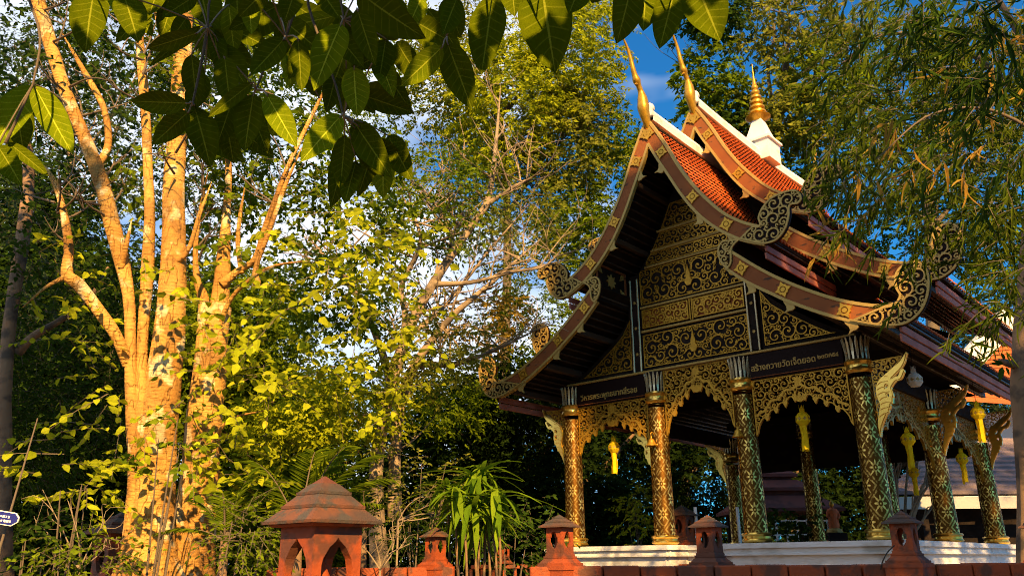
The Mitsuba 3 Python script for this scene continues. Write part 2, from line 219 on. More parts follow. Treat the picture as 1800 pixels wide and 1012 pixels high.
def part(name, mesh, bsdf, smooth=False, **k): return put(P + '__' + name, mesh, bsdf, smooth, **k)

def spiral(cx, cy, R, a0, turn, sgn, w):
    t = np.linspace(0, 1, 22); r = R * (1 - t) ** 0.85 + 0.10 * R; a = a0 + sgn * t * turn
    return LineString(np.stack([cx + r * np.cos(a), cy + r * np.sin(a)], 1)).buffer(w, quad_segs=2)
def leafdrop(cx, cy, a, l, w):
    pts = [(0, 0), (0.35 * l, w), (0.7 * l, w * 0.55), (l, 0), (0.7 * l, -w * 0.45), (0.35 * l, -w)]
    return affinity.translate(affinity.rotate(Polygon(pts), a, origin=(0, 0), use_radians=True), cx, cy)
SCROLLS = {}
def scrollwork(poly, rmax, rmin, w, seed, border=0.02, leaves=True):
    key = (poly.wkb, rmax, rmin, w, seed, border)
    if key not in SCROLLS: SCROLLS[key] = scrollwork_(poly, rmax, rmin, w, seed, border, leaves)
    return SCROLLS[key]
def scrollwork_(poly, rmax, rmin, w, seed, border=0.02, leaves=True):
    """Carved scroll ornament filling a polygon: packed spirals, buds and a rim."""
    rng = np.random.default_rng(seed); x0, y0, x1, y1 = poly.bounds; circles, bits = [], []
    inner = poly.buffer(-border * 0.5)
    ring = inner.boundary; cc = np.zeros((0, 3))
    for rad in np.geomspace(rmax, rmin, 7):
        n = int(26 * (x1 - x0) * (y1 - y0) / rad**2 * 0.35) + 20
        c = np.stack([rng.uniform(x0, x1, n), rng.uniform(y0, y1, n)], 1); pt = shapely.points(c)
        c = c[shapely.contains(inner, pt) & (shapely.distance(ring, pt) >= rad * 0.85)]
        for q in c:
            if len(cc) and (((q - cc[:, :2]) ** 2).sum(1) < ((rad + cc[:, 2]) * 0.97) ** 2).any(): continue
            cc = np.vstack([cc, [q[0], q[1], rad]])
    circles = cc.tolist()
    for i, (cx, cy, rad) in enumerate(circles):
        a0, sgn = rng.uniform(0, 6.28), rng.choice([-1, 1])
        bits.append(spiral(cx, cy, rad * 1.03, a0, 2.6 * math.pi if rad > rmin * 1.6 else 1.7 * math.pi, sgn, w * min(1, rad / rmax + 0.45)))
        if leaves:
            for k in range(4):
                a = a0 + k * 1.57 + rng.uniform(-.4, .4)
                bits.append(leafdrop(cx + rad * 0.9 * math.cos(a), cy + rad * 0.9 * math.sin(a), a + sgn * 0.9, rad * 0.50, rad * 0.10))
        bits.append(Point(cx, cy).buffer(rad * 0.14, quad_segs=2))
    s = union_all(bits).intersection(poly)
    if border: s = s.union(poly.difference(poly.buffer(-border)))
    return s.simplify(0.0025)
def mirror(s): return affinity.scale(s, -1, 1, origin=(0, 0))

# plinth
notch = sbox(-0.66, -1, 0.55, 0.25)
foot = sbox(-3.47, -0.42, 3.47, 7.5).difference(notch)
piers = union_all([sbox(x - .36, v - .36, x + .36, v + .36).buffer(0.02) for x in (-3.07, -0.98, 0.90, 3.07) for v in (0,)] + [sbox(x - .36, v - .36, x + .36, v + .36) for x in (-3.07, 3.07) for v in (3.55, 7.1)])
def slab(poly, z0, z1):
    m = extrude(poly, z1 - z0); p = m.vertices.copy(); p[:, 2] += z0
    return L(p), m.faces
for (z0, z1, g_) in ((-0.085, 0.0, 0.05), (-0.17, -0.086, 0.0), (-0.20, -0.171, 0.02), (-1.45, -0.201, -0.06)):
    part('plinth', slab(foot.union(piers).buffer(g_, join_style=2), z0, z1), 'white_plaster', label='white moulded plinth' if z0 == -0.085 else None)
part('plinth', slab(foot.union(piers).buffer(0.06, join_style=2), -1.785, -1.451), 'white_plaster')
for k in range(5): part('step', inloc(plain_box((1.17, 0.3 + 0.02 * k, 0.28), (-0.055, 0.1 - 0.3 * k, -0.33 - 0.29 * k - 0.145))), 'terracotta')
part('floor_slab', slab(foot.buffer(-0.3), 0.001, 0.012), 'sign_board')

# columns
COLS = [(-3.07, 0, 0), (-0.93, 0, 0), (0.93, 0, 0), (3.07, 0, 0), (3.07, 3.55, 1), (3.07, 7.1, 1), (-3.07, 3.55, 1), (-3.07, 7.1, 1), (-0.93, 7.1, 0), (0.93, 7.1, 0)]
def shaft_mesh(h):
    zs = np.linspace(0.14, h - 0.1, 12); n = 28; a = np.linspace(0, 2 * np.pi, n + 1)
    r = 0.208 - 0.030 * (zs / h)
    v = np.stack([r[:, None] * np.cos(a), r[:, None] * np.sin(a), np.repeat(zs[:, None], n + 1, 1)], -1).reshape(-1, 3)
    uv = np.stack([np.repeat((a / (2 * np.pi))[None], len(zs), 0), np.repeat(zs[:, None], n + 1, 1)], -1).reshape(-1, 2)
    i, j = np.meshgrid(np.arange(len(zs) - 1), np.arange(n), indexing='ij'); n1 = n + 1
    f = np.stack([i * n1 + j, i * n1 + j + 1, (i + 1) * n1 + j + 1, (i + 1) * n1 + j], -1).reshape(-1, 4)
    return v, f, uv
def ring_prof(z, r, h): return [(r - .03, z), (r, z + .1 * h), (r + .012, z + .22 * h), (r, z + .34 * h), (r - .012, z + .4 * h), (r - .012, z + .6 * h), (r, z + .66 * h), (r + .018, z + .8 * h), (r, z + .94 * h), (r - .05, z + h)]
def petals(z0, z1, r):
    mb = MB(); h = z1 - z0
    for k in range(16):
        a = k * 2 * np.pi / 16
        m = extrude(Polygon([(-.011, 0), (.011, 0), (.022, .35 * h), (.025, .75 * h), (.009, .96 * h), (0, h), (-.009, .96 * h), (-.025, .75 * h), (-.022, .35 * h)]), 0.022)
        p = m.vertices.copy(); out = r - .028 + p[:, 2] * (1 - np.abs(p[:, 0]) * 14) + 0.04 * (p[:, 1] / h) ** 2
        mb.add(np.stack([out * np.cos(a) - p[:, 0] * np.sin(a), out * np.sin(a) + p[:, 0] * np.cos(a), p[:, 1] + z0], 1), m.faces)
    return mb.done()
for (x, v, low) in COLS:
    h = 2.30 if low else 2.70
    def C(m): return (L(np.asarray(m[0]) + [x, v, 0]), m[1])
    sm, sf, suv = shaft_mesh(h)
    col = put(P + '__column', (L(sm + [x, v, 0]), sf), 'lacquer_column', True, uv=suv)
    put(col + '__base_ring', C(lathe(ring_prof(0.013, 0.25, 0.17), 28)), 'polished_gold', 40)
    put(col + '__neck_ring', C(lathe(ring_prof(h - .02, 0.215, 0.24), 28)), 'polished_gold', 40)
    put(col + '__capital_core', C(lathe([(.165, h + .18), (.175, h + .4), (.19, h + .61)], 20)), 'dark_wood')
    put(col + '__lotus_capital', C(petals(h + .2, h + .60, 0.20)), 'pale_gold')

# beams, name boards, lettering
def word(code, x, z, s, v):
    polys = [Polygon([tuple(map(int, q.split(','))) for q in g.split('|')[0].split()], [[tuple(map(int, q.split(','))) for q in r.split()] for r in g.split('|')[1:]]).buffer(0) for g in code.split(';')]
    w = affinity.affine_transform(union_all(polys), [s, 0, 0, s, x, z])
    return front(extrude(w, 0.012), v)
for i, (x0, x1) in enumerate(((-2.86, -1.14), (1.14, 2.86))):
    b = put(P + '__name_board', inloc(cham_box((x1 - x0, 0.10, 0.47), ((x0 + x1) / 2, -0.02, 3.08), .008)), 'sign_board', label=('dark left board lettered in gold Thai script', 'black right board lettered in gold Thai script and date numerals')[i])
    put(b + '__moulding', inloc(cham_box((x1 - x0, 0.02, 0.012), ((x0 + x1) / 2, -0.08, 2.88), .004)), 'board_paint')
    if i == 0: put(b + '__lettering', word(TEXT_A, -2.76, 2.97, 0.00172, -0.0705), 'gold_trim')
    else:
        put(b + '__lettering', word(TEXT_B, 1.17, 3.00, 0.00160, -0.0705), 'gold_trim')
        put(b + '__lettering', word(TEXT_C, 2.42, 3.03, 0.00118, -0.0705), 'gold_trim')
part('front_beam', inloc(cham_box((6.3, 0.16, 0.10), (0, 0.11, 3.37), .01)), 'dark_wood')
part('cornice', inloc(cham_box((6.24, 0.05, 0.045), (0, -0.075, 3.345), .01)), 'gold_trim')
for x in (-3.07, 3.07): part('side_beam', inloc(cham_box((0.16, 7.2, 0.34), (x, 3.6, 2.80 + .02), .01)), 'dark_wood')

# pediment: the gable wall above the beam
UP_O = curve([(0, 8.22), (.11, 8.03), (.22, 7.83), (.42, 7.43), (.62, 6.98), (.9, 6.47), (1.23, 6.0), (1.51, 5.68), (1.84, 5.42), (2.17, 5.24)], 28)
UP_L = curve([(0, 7.66), (.16, 7.31), (.4, 6.84), (.67, 6.31), (.98, 5.83), (1.35, 5.43), (1.77, 5.11), (2.19, 4.91)], 28)
LO_O = curve([(1.40, 5.08), (1.6, 4.9), (2.0, 4.54), (2.35, 4.26), (2.82, 3.94), (3.35, 3.64), (3.84, 3.45), (4.11, 3.42)], 24)
LO_L = curve([(1.42, 4.66), (1.8, 4.31), (2.24, 3.99), (2.51, 3.80), (3.05, 3.48), (3.55, 3.24), (3.99, 3.10), (4.12, 3.09)], 24)
under = [(x, z - .06) for x, z in UP_L if x < 1.5] + [(1.5, 4.55)] + [(x, z - .10) for x, z in LO_L if 1.55 < x < 3.3]
wall = Polygon([(-x, z) for x, z in under][::-1] + under + [(3.3, 3.40), (-3.3, 3.40)]).buffer(0)
part('pediment', front(extrude(wall, 0.06), 0.08), 'dark_wood', label='black gable wall behind gold carving')
PV = 0.018
def carved(poly, seed, rmax=.17, rmin=.03, w=.0095, border=.016, v=PV, sym=True, th=0.022):
    if sym and poly.bounds[0] < -0.05 and abs(poly.bounds[0] + poly.bounds[2]) < 0.02:
        half = scrollwork(poly.intersection(sbox(0, -9, 9, 99)), rmax, rmin, w, seed, 0)
        s = union_all([half, mirror(half)]).union(poly.difference(poly.buffer(-border)))
    else: s = scrollwork(poly, rmax, rmin, w, seed, border)
    return front(extrude(s, th), v)
def flame(cx, z0, h, w):
    return Polygon([(cx - w * .5, z0), (cx - w, z0 + h * .18), (cx - w * .55, z0 + h * .35), (cx - w * .6, z0 + h * .5), (cx - w * .2, z0 + h * .72), (cx, z0 + h), (cx + w * .2, z0 + h * .72), (cx + w * .6, z0 + h * .5), (cx + w * .55, z0 + h * .35), (cx + w, z0 + h * .18), (cx + w * .5, z0)])
inside = wall.buffer(-0.05)
for k, (xa, z0, z1, rm) in enumerate(((1.16, 3.42, 4.13, .15), (1.16, 4.78, 5.53, .15), (0.98, 5.62, 5.86, .075), (0.80, 5.93, 6.26, .09), (.62, 6.33, 6.85, .11))):
    pan = sbox(-xa, z0, xa, z1).intersection(inside)
    key = part('carved_panel', carved(pan, 10 + k, rm), 'gold')
    if k in (0, 1):
        c = union_all([flame(0, z0 + .18, .46, .085), flame(0, z0 + .24, .3, .05)])
        put(key + '__lotus_bud', front(extrude(c, 0.03), PV - .022), 'gold')
for s in (-1, 1):
    pan = sbox(0.06, 4.27, 1.14, 4.66) if s > 0 else sbox(-1.14, 4.27, -0.06, 4.66)
    pk = part('carved_panel', carved(pan, 31 + s, .085, .030, .013, .020, sym=False, th=.045), 'gold')
    back_ = put(pk + '__backing', front(extrude(pan.buffer(-.02), .006), PV), 'board_paint')
    wing = Polygon([(1.46 * s, 3.46), (1.46 * s, 4.52)] + [(x * s, z - .22) for x, z in LO_L if 1.55 < x < 2.75] + [(2.78 * s, 3.46)]).buffer(0)
    part('carved_panel', carved(wing, 40 + s, .13, .03, .0095, .016, sym=False), 'gold')
    up = part('upright', inloc(cham_box((0.20, 0.05, 2.1 if s < 0 else 2.0), (1.29 * s, -0.012, 3.4 + 1.0), .006)), 'dark_wood')
    for dx in (-.085, .085): put(up + '__gold_strip', inloc(cham_box((0.035, 0.03, 1.98), (1.29 * s + dx, -0.05, 4.37), .006)), 'pale_gold')
    for zz in (3.75, 4.3, 4.85): put(up + '__flower', front(extrude(union_all([leafdrop(1.29 * s, zz, a, .038, .014) for a in np.arange(6) * 1.047]), .012), -0.038), 'gold_trim')
    part('gold_post', inloc(cham_box((0.03, 0.03, 0.44), (0.026 * s, 0.0, 4.465), .006)), 'gold')
for zz, hw in ((4.205, 1.18), (4.715, 1.18), (5.575, 1.02), (5.895, .84), (6.295, .66)): part('rail', inloc(cham_box((2 * hw, 0.045, 0.05), (0, -0.006, zz), .01)), 'gold_trim')

# valances hung between the columns
def valance_poly(w, zt, ze, zm, drop=0.10):
    pts = []; n = 120; ws = 0.05
    for k in range(n + 1):
        s = k / n; e = 1 - abs(2 * s - 1)
        z = ze + (zm - ze) * (min(1, e * 1.15) ** 0.62)
        cusp = abs(math.sin(math.pi * s * 9)) ** 0.6
        tip = 1 - cusp
        z -= drop * tip * (0.35 + 0.65 * min(1, e * 4)) - 0.02
        if abs(s - .5) < .09: z -= 0.11 * (1 - abs(s - .5) / .09)
        pts.append((ws + s * (w - 2 * ws), z))
    return Polygon([(0, zt)] + [(0, ze - .12), (ws * .8, ze - .06)] + pts + [(w - ws * .8, ze - .06), (w, ze - .12), (w, zt)]).buffer(0)
def valance(w, zt, ze, zm, seed):
    p = valance_poly(w, zt, ze, zm)
    s = scrollwork(p, .085, .026, .0085, seed, 0.020)
    xs = np.linspace(0.06, w - .06, 60); e = 1 - np.abs(2 * xs / w - 1)
    wave = LineString(np.stack([xs, ze + .10 + (zm - ze + .06) * np.minimum(1, e * 1.15) ** .62 + .03 * np.sin(xs / w * 40)], 1)).buffer(.020, quad_segs=2)
    s = s.union(wave.intersection(p))
    for f in (.5,):
        s = s.union(union_all([leafdrop(w * f, zt - .13, a, .10, .035) for a in np.arange(8) * .785]))
        s = s.union(flame(w * f, zm - .11, .2, .07))
    for k in range(1, 9):
        xx = .05 + (w - .1) * k / 9; ee = 1 - abs(2 * k / 9 - 1); zz = ze + (zm - ze) * min(1, ee * 1.15) ** .62
        s = s.union(Polygon([(xx, zz - .11), (xx - .045, zz - .02), (xx - .03, zz + .05), (xx, zz + .01), (xx + .03, zz + .05), (xx + .045, zz - .02)]))
    return extrude(s.intersection(p.buffer(.03)), 0.05)
for (x0, x1, zt, ze, zm, sd) in ((-2.87, -1.13, 2.845, 1.95, 2.46, 51), (-.73, .73, 3.32, 2.15, 2.90, 52), (1.13, 2.87, 2.845, 1.95, 2.46, 53)):
    m = valance(x1 - x0, zt, ze, zm, sd); m.apply_translation((x0, 0, 0))
    part('valance', front(m, 0.02), 'gold')
for x in (3.07,):
    for (v0, v1) in ((0.2, 3.35), (3.75, 6.9)):
        m = valance(v1 - v0, 2.66, 1.45, 2.18, 54); m.apply_translation((v0, 0, 0))
        part('valance', side(m, x - .02), 'gold')

# naga brackets under the eaves
def naga():
    body = curve([(0.0, 1.62), (.03, 1.80), (.10, 1.98), (.16, 2.12), (.12, 2.30), (.15, 2.46), (.32, 2.60), (.50, 2.74), (.60, 2.90)], 40)
    r = np.interp(np.linspace(0, 1, 40), [0, .15, .35, .55, .8, 1], [.012, .045, .085, .075, .055, .012])
    s = union_all([LineString(body[k:k + 2]).buffer(r[k], quad_segs=3) for k in range(39)])
    bits = [leafdrop(body[k][0] + .04, body[k][1] - .04, a, l, .05) for k, a, l in ((10, 1.25, .17), (15, 1.0, .19), (20, .8, .18), (25, .6, .15))]
    mane = LineString(curve([(.18, 2.12), (.27, 2.24), (.26, 2.38), (.36, 2.50), (.44, 2.52), (.50, 2.62)], 20)).buffer(.035, quad_segs=3)
    bits.append(mane)
    fill = scrollwork(Polygon([(0, 2.86), (0, 1.9), (.10, 2.0), (.14, 2.3), (.14, 2.5), (.3, 2.64), (.5, 2.82), (.52, 2.88)]).buffer(0), .06, .025, .010, 77, .015)
    return s.union(union_all(bits)), fill
NB, NF = naga()
NR = NB.buffer(-.016).difference(union_all([LineString(curve([(.05 + .03 * math.sin(k * 1.7), 1.75 + .085 * k), (.14, 1.80 + .085 * k), (.26, 1.80 + .085 * k)], 8)).buffer(.007) for k in range(14)]))
def bracket(x, v, mode, sx=1):
    for k, (sh, th, off) in enumerate(((NF, .03, 0), (NB, .06, .02), (NR, .11, .03))):
        m = extrude(affinity.scale(sh, sx, 1, origin=(0, 0)) if mode else sh, th)
        if mode == 'x': m.apply_translation((x + .19 * sx, 0, -th / 2)); w = front(m, v)
        if k == 0: key = part('naga_bracket', w, 'gold')
        else: put(key + '__naga_body', w, 'polished_gold')
for v in (0, 3.55, 7.1):
    bracket(3.07, v, 'x', 1); bracket(-3.07, v, 'x', -1)

# roofs ------------------------------------------------------------------------------------------------
def tiles(prof, v0, v1, s, seed):
    rng = np.random.default_rng(seed); p = np.array(prof); d = np.r_[0, np.cumsum(np.linalg.norm(np.diff(p, axis=0), axis=1))]
    rows = np.arange(0.06, d[-1] - .02, 0.135); n = int((v1 - v0) / 0.135); vv = v0 + (np.arange(n) + .5) * (v1 - v0) / n
    X = np.interp(rows, d, p[:, 0]); Zz = np.interp(rows, d, p[:, 1])
    X2 = np.interp(rows + .155, d, p[:, 0]); Z2 = np.interp(rows + .155, d, p[:, 1])
    q = []
    for k in range(len(rows)):
        t = np.array([X2[k] - X[k], Z2[k] - Zz[k]]); t /= np.linalg.norm(t) + 1e-9; nx, nz = -t[1], t[0]
        if nz < 0: nx, nz = -nx, -nz
        w = 0.064 * (v1 - v0) / n / .135; j = rng.normal(0, .003, n); lift = .046 + rng.normal(0, .004, n); vc = vv + (.5 * .135 if k % 2 else 0) + j
        a = np.stack([np.full(n, X[k] + nx * .004), vc - w, np.full(n, Zz[k] + nz * .004)], 1); b = a + [0, 2 * w, 0]
        c = np.stack([X2[k] + nx * lift, vc + w * .9, Z2[k] + nz * lift], 1); e = c - [0, 1.8 * w, 0]
        tip = np.stack([X2[k] + t[0] * .03 + nx * lift, vc, Z2[k] + t[1] * .03 + nz * lift], 1)
        lo = np.stack([np.full(n, X2[k] + t[0] * .03), vc, np.full(n, Z2[k] + t[1] * .03)], 1)
        q.append(np.stack([a, b, c, e, tip, lo], 1))
    q = np.concatenate(q); q[..., 0] *= s; m = len(q); base = np.arange(m)[:, None, None] * 6
    f = (base + np.array([[0, 1, 2], [0, 2, 3], [3, 2, 4], [3, 4, 5], [4, 2, 5]])[None]).reshape(-1, 3)
    return L(q.reshape(-1, 3)), f
def sheet(prof, v0, v1, t0, t1, s):
    p = np.array(prof); d = np.gradient(p, axis=0); nrm = unit(np.stack([-d[:, 1], d[:, 0]], 1)); nrm[nrm[:, 1] < 0] *= -1
    ring = np.vstack([p + nrm * t1, (p + nrm * t0)[::-1]]); ring[:, 0] *= s
    m = extrude(Polygon(ring).buffer(0), v1 - v0)
    q = m.vertices; return L(np.stack([q[:, 0], v1 - q[:, 2], q[:, 1]], 1)), m.faces
def curl_tail(kind):
    if kind == 'up': pts = [(1.72, 5.125), (2.0, 4.985), (2.19, 4.90), (2.42, 4.91), (2.60, 5.06), (2.70, 5.28), (2.735, 5.46), (2.86, 5.45), (2.95, 5.53), (2.92, 5.68), (2.80, 5.76), (2.62, 5.77), (2.40, 5.73), (2.22, 5.60), (2.12, 5.43), (2.13, 5.28), (2.0, 5.30)]
    if kind == 'lo': pts = [(3.42, 3.28), (3.75, 3.15), (3.99, 3.08), (4.25, 3.06), (4.48, 3.18), (4.62, 3.38), (4.69, 3.60), (4.70, 3.80), (4.64, 3.95), (4.52, 4.04), (4.38, 4.02), (4.24, 3.92), (4.18, 3.76), (4.19, 3.62), (4.22, 3.52), (4.12, 3.42), (3.9, 3.40)]
    if kind == 'hd': pts = [(1.46, 4.60), (1.34, 4.76), (1.29, 4.95), (1.32, 5.10), (1.42, 5.19), (1.55, 5.17), (1.68, 5.15), (1.74, 5.10), (1.66, 5.05), (1.60, 4.99), (1.58, 4.90), (1.56, 4.72)]
    p = curve(pts + pts[:1], 90)
    return Polygon(p).buffer(0)
def board_poly(o, l): return Polygon(list(map(tuple, o)) + list(map(tuple, l[::-1]))).buffer(0)
def edging(o, w): return LineString(o).buffer(w, quad_segs=2, cap_style=2)
def rosette(x, z, a, r=.105):
    sq = affinity.rotate(Polygon([(-r, -r), (-.3 * r, -.8 * r), (0, -.95 * r), (.3 * r, -.8 * r), (r, -r), (.8 * r, -.3 * r), (.95 * r, 0), (.8 * r, .3 * r), (r, r), (.3 * r, .8 * r), (0, .95 * r), (-.3 * r, .8 * r), (-r, r), (-.8 * r, .3 * r), (-.95 * r, 0), (-.8 * r, -.3 * r)]), a, origin=(0, 0))
    return affinity.translate(sq.difference(Point(0, 0).buffer(r * .55, quad_segs=3)).union(Point(0, 0).buffer(r * .4, quad_segs=3)), x, z), affinity.translate(affinity.rotate(sbox(-r, -r, r, r), a, origin=(0, 0)), x, z)
def mid(o, l, f):
    k = int(f * (len(o) - 1)); j = np.argmin(np.linalg.norm(l - o[k], axis=1)); c = (o[k] + l[j]) / 2; t = o[min(k + 1, len(o) - 1)] - o[k - 1]
    return c, math.degrees(math.atan2(t[1], t[0])), l[j]
def pendant(c, a):
    s = Polygon([(-.16, 0), (.06, .0), (.10, -.05), (.07, -.10), (.02, -.13), (-.03, -.20), (-.02, -.12), (-.06, -.07), (-.11, -.045)])
    return affinity.translate(affinity.rotate(s, a, origin=(0, 0)), *c)
def gable(v, dz, k, sd):
    for s in (-1, 1):
        sc = lambda g: affinity.affine_transform(g, [k * s, 0, 0, 1, 0, dz])
        for nm, o, l, fr in (('up', UP_O, UP_L, (.10, .36, .60, .84)), ('lo', LO_O, LO_L, (.24, .48, .74))):
            key = part('bargeboard', front(extrude(sc(board_poly(o, l)), .06), v + .06), 'board_paint')
            put(key + '__gold_edging', front(extrude(sc(edging(o, .026).union(edging(l, .026))), .085), v + .07), 'gold_trim')
            for f in fr:
                c, a, lo = mid(o, l, f); ro, sq = rosette(c[0], c[1], a)
                put(key + '__rosette', front(extrude(sc(ro), .03), v - .001), 'gold')
            for f in (fr[1:] if nm == 'up' else fr):
                c, a, lo = mid(o, l, f + .07)
                put(key + '__pendant', front(extrude(sc(pendant(lo + [0, -.02], a)), .03), v + .03), 'gold_trim')
            for kind in (('up',) if nm == 'up' else ('hd', 'lo')):
                sh = curl_tail(kind)
                q = put(key + '__scroll_end', front(extrude(sc(sh), .05), v + .048), 'sign_board')
                fil = scrollwork(sh.buffer(-.01), .115 if kind != 'hd' else .07, .035, .012, 60, .032)
                put(key + '__scroll_carving', front(extrude(sc(fil), .03), v - .003), 'gold_trim')
gable(-1.2, 0, 1, 60); gable(0.8, 1.2, 1.03, 61)
for (v0, v1, dz, k, sd) in ((-1.14, 9.2, 0.0, 1.0, 1), (0.86, 7.3, 1.2, 1.03, 2)):
    for s in (-1, 1):
        for nm, o, l in (('up', UP_O, UP_L), ('lo', LO_O, LO_L)):
            oo = (o - [0, .075]) * [k, 1] + [0, dz]
            key = part('roof_slope', sheet(oo, v0, v1, -.05, 0.0, s), 'dark_wood')
            put(key + '__tile_cover', tiles(oo, v0, v1, s, sd), 'roof_tile', kind='stuff')
            # battens and purlins under the slope
            mb = MB(); d = np.r_[0, np.cumsum(np.linalg.norm(np.diff(oo, axis=0), axis=1))]
            for q in np.arange(.15, d[-1], .17):
                x, z = np.interp(q, d, oo[:, 0]), np.interp(q, d, oo[:, 1])
                mb.mesh(plain_box((.035, v1 - v0 - .1, .03), (x * s - .02 * s, (v0 + v1) / 2, z - .075)))
            put(key + '__batten', inloc(trimesh.Trimesh(*mb.done(), process=False)), 'batten_wood', kind='stuff')
            for q in (.3, .62, .93):
                x, z = np.interp(q * d[-1], d, oo[:, 0]), np.interp(q * d[-1], d, oo[:, 1])
                put(key + '__purlin', inloc(cham_box((.10, v1 - v0 - .2, .12), (x * s - .05 * s, (v0 + v1) / 2, z - .17), .01)), 'batten_wood')
        # boarded clerestory between the two slopes, and the eaves' twin fascia boards
        part('clerestory', inloc(plain_box((.05, v1 - v0 - .1, .75), (1.52 * k * s, (v0 + v1) / 2, 5.12 + dz))), 'dark_wood')
        for (x, za, zb) in ((2.16 * k, 4.67, 4.93), (4.14 * k, 2.84, 3.11)):
            for j, (zl, zh) in enumerate(((za, (za + zb) / 2 - .012), ((za + zb) / 2 + .012, zb))):
                part('eave_fascia', inloc(cham_box((.035, v1 - v0 + .0, zh - zl), (x * s + (.012 * j) * s, (v0 + v1) / 2, (zl + zh) / 2 + dz), .006)), 'fascia_paint')
    # framed panel on the inner face of the front clerestory
    if dz == 0:
        for s in (-1, 1):
            fr = sbox(-1.10, 4.94, -.06, 5.52); m = extrude(fr.difference(fr.buffer(-.035)), .03)
            q = m.vertices; xx = (1.49 - q[:, 2]) * s
            fk = part('clerestory_frame', (L(np.stack([xx, q[:, 0], q[:, 1]], 1)), m.faces), 'board_paint')
            fl = union_all([leafdrop(-.58, 5.23, a, .17, .05) for a in np.arange(8) * .785] + [leafdrop(a, b, c, .2, .06) for a, b, c in ((-1.05, 5.47, -.7), (-.12, 5.47, -2.4), (-1.05, 5.0, .7), (-.12, 5.0, 2.4))])
            m = extrude(fl, .02); q = m.vertices
            put(fk + '__flower_carving', (L(np.stack([(1.49 - q[:, 2]) * s, q[:, 0], q[:, 1]], 1)), m.faces), 'gold_trim')
    # white ridge and its finials
    rv = np.linspace(v0 + .02, v1 - .02, 24); rz = 8.26 + dz + 0.10 * (2 * (rv - (v0 + v1) / 2) / (v1 - v0)) ** 2
    sec = np.array([(-.10, -.16), (.10, -.16), (.115, .0), (.075, .05), (.05, .12), (0, .14), (-.05, .12), (-.075, .05), (-.115, 0)]); nn = len(sec)
    rvx = np.stack([np.repeat(sec[None, :, 0], 24, 0), np.repeat(rv[:, None], nn, 1), rz[:, None] + sec[None, :, 1]], -1).reshape(-1, 3)
    i, j = np.meshgrid(np.arange(23), np.arange(nn), indexing='ij')
    part('ridge_cap', (L(rvx), np.vstack([np.stack([i * nn + j, i * nn + (j + 1) % nn, (i + 1) * nn + (j + 1) % nn, (i + 1) * nn + j], -1).reshape(-1, 4)[:, [0, 1, 2]], np.stack([i * nn + j, i * nn + (j + 1) % nn, (i + 1) * nn + (j + 1) % nn, (i + 1) * nn + j], -1).reshape(-1, 4)[:, [0, 2, 3]]])), 'white_plaster', 40, label='whitewashed ridge')
    for end, sgn in ((v0, 1), (v1, -1)):
        ch = curve([(0, 7.98), (-.08, 8.18), (-.15, 8.40), (-.165, 8.60), (-.20, 8.76), (-.28, 8.89), (-.37, 9.02), (-.45, 9.19), (-.51, 9.38), (-.59, 9.56), (-.70, 9.72), (-.82, 9.85)], 48)
        rr = np.interp(np.linspace(0, 1, 48), [0, .1, .2, .30, .38, .46, .52, .58, .64, .75, .9, 1], [.05, .09, .125, .10, .058, .054, .085, .056, .050, .040, .024, .006])
        p3 = np.stack([np.zeros(48), end + sgn * ch[:, 0], ch[:, 1] + dz], 1)
        f = part('roof_finial', tube(L(p3), rr, 10), 'gold', True)
        nb = np.stack([np.zeros(2), end + sgn * np.array([-.30, -.42]), np.array([8.93, 8.86]) + dz], 1)
        put(f + '__beak', tube(L(nb), [.05, .012], 7), 'gold', True)
        put(f + '__ridge_curl', tube(L(curve([(0, end + sgn * .06, 8.30 + dz), (0, end + sgn * .02, 8.46 + dz), (0, end + sgn * .10, 8.58 + dz), (0, end + sgn * .22, 8.56 + dz)], 10)), np.linspace(.12, .05, 10), 8), 'white_plaster', True)
# walls that close the roof ends behind each gable
part('gable_board', front(extrude(Polygon([(-x, z) for x, z in under][::-1] + under).buffer(0), .05), 7.3), 'dark_wood')
up2 = [(x * 1.03, z + 1.2) for x, z in under]
for v in (2.0, 6.2): part('gable_board', front(extrude(Polygon([(-x, z) for x, z in up2][::-1] + up2).buffer(0), .05), v), 'dark_wood')
part('back_screen', inloc(plain_box((5.7, .05, 1.45), (0, 7.12, 2.65))), 'dark_wood')  # added dark sheet so the rear of the interior reads black
for v in (3.3, 6.9): part('tie_beam', inloc(cham_box((6.0, .14, .2), (0, v, 3.2), .01)), 'dark_wood')
part('ceiling', inloc(plain_box((6.3, 7.0, .04), (0, 3.65, 3.62))), 'dark_wood')
# spire on the ridge
sv, sz = 4.25, 9.48
mb = MB()
for z0, z1, w0, w1 in ((-.25, .28, .33, .33), (.28, .34, .39, .39), (.34, .62, .31, .22), (.62, .98, .22, .12)):
    b = np.array([(x * w, y * w, z) for z, w in ((z0, w0), (z1, w1)) for x, y in ((-1, -1), (1, -1), (1, 1), (-1, 1))]) + [0, sv, sz]
    mb.add(b, [[0, 1, 5, 4], [1, 2, 6, 5], [2, 3, 7, 6], [3, 0, 4, 7], [4, 5, 6, 7], [3, 2, 1, 0]])
sp = part('roof_spire', inloc(trimesh.Trimesh(*mb.done(), process=False)), 'white_plaster', label='white and gold spire on the ridge')
pr = [(.12, .96), (.30, 1.06), (.32, 1.09), (.2, 1.13)]
for k in range(6): r = .22 - .026 * k; z = 1.15 + k * .15; pr += [(r * .72, z), (r, z + .04), (r, z + .09), (r * .72, z + .13)]
pr += [(.06, 2.06), (.035, 2.2), (.02, 2.35), (.012, 2.62), (.004, 2.7)]
m = lathe(pr, 18); put(sp + '__gold_tier', (L(np.asarray(m[0]) + [0, sv, sz]), m[1]), 'gold', 40)
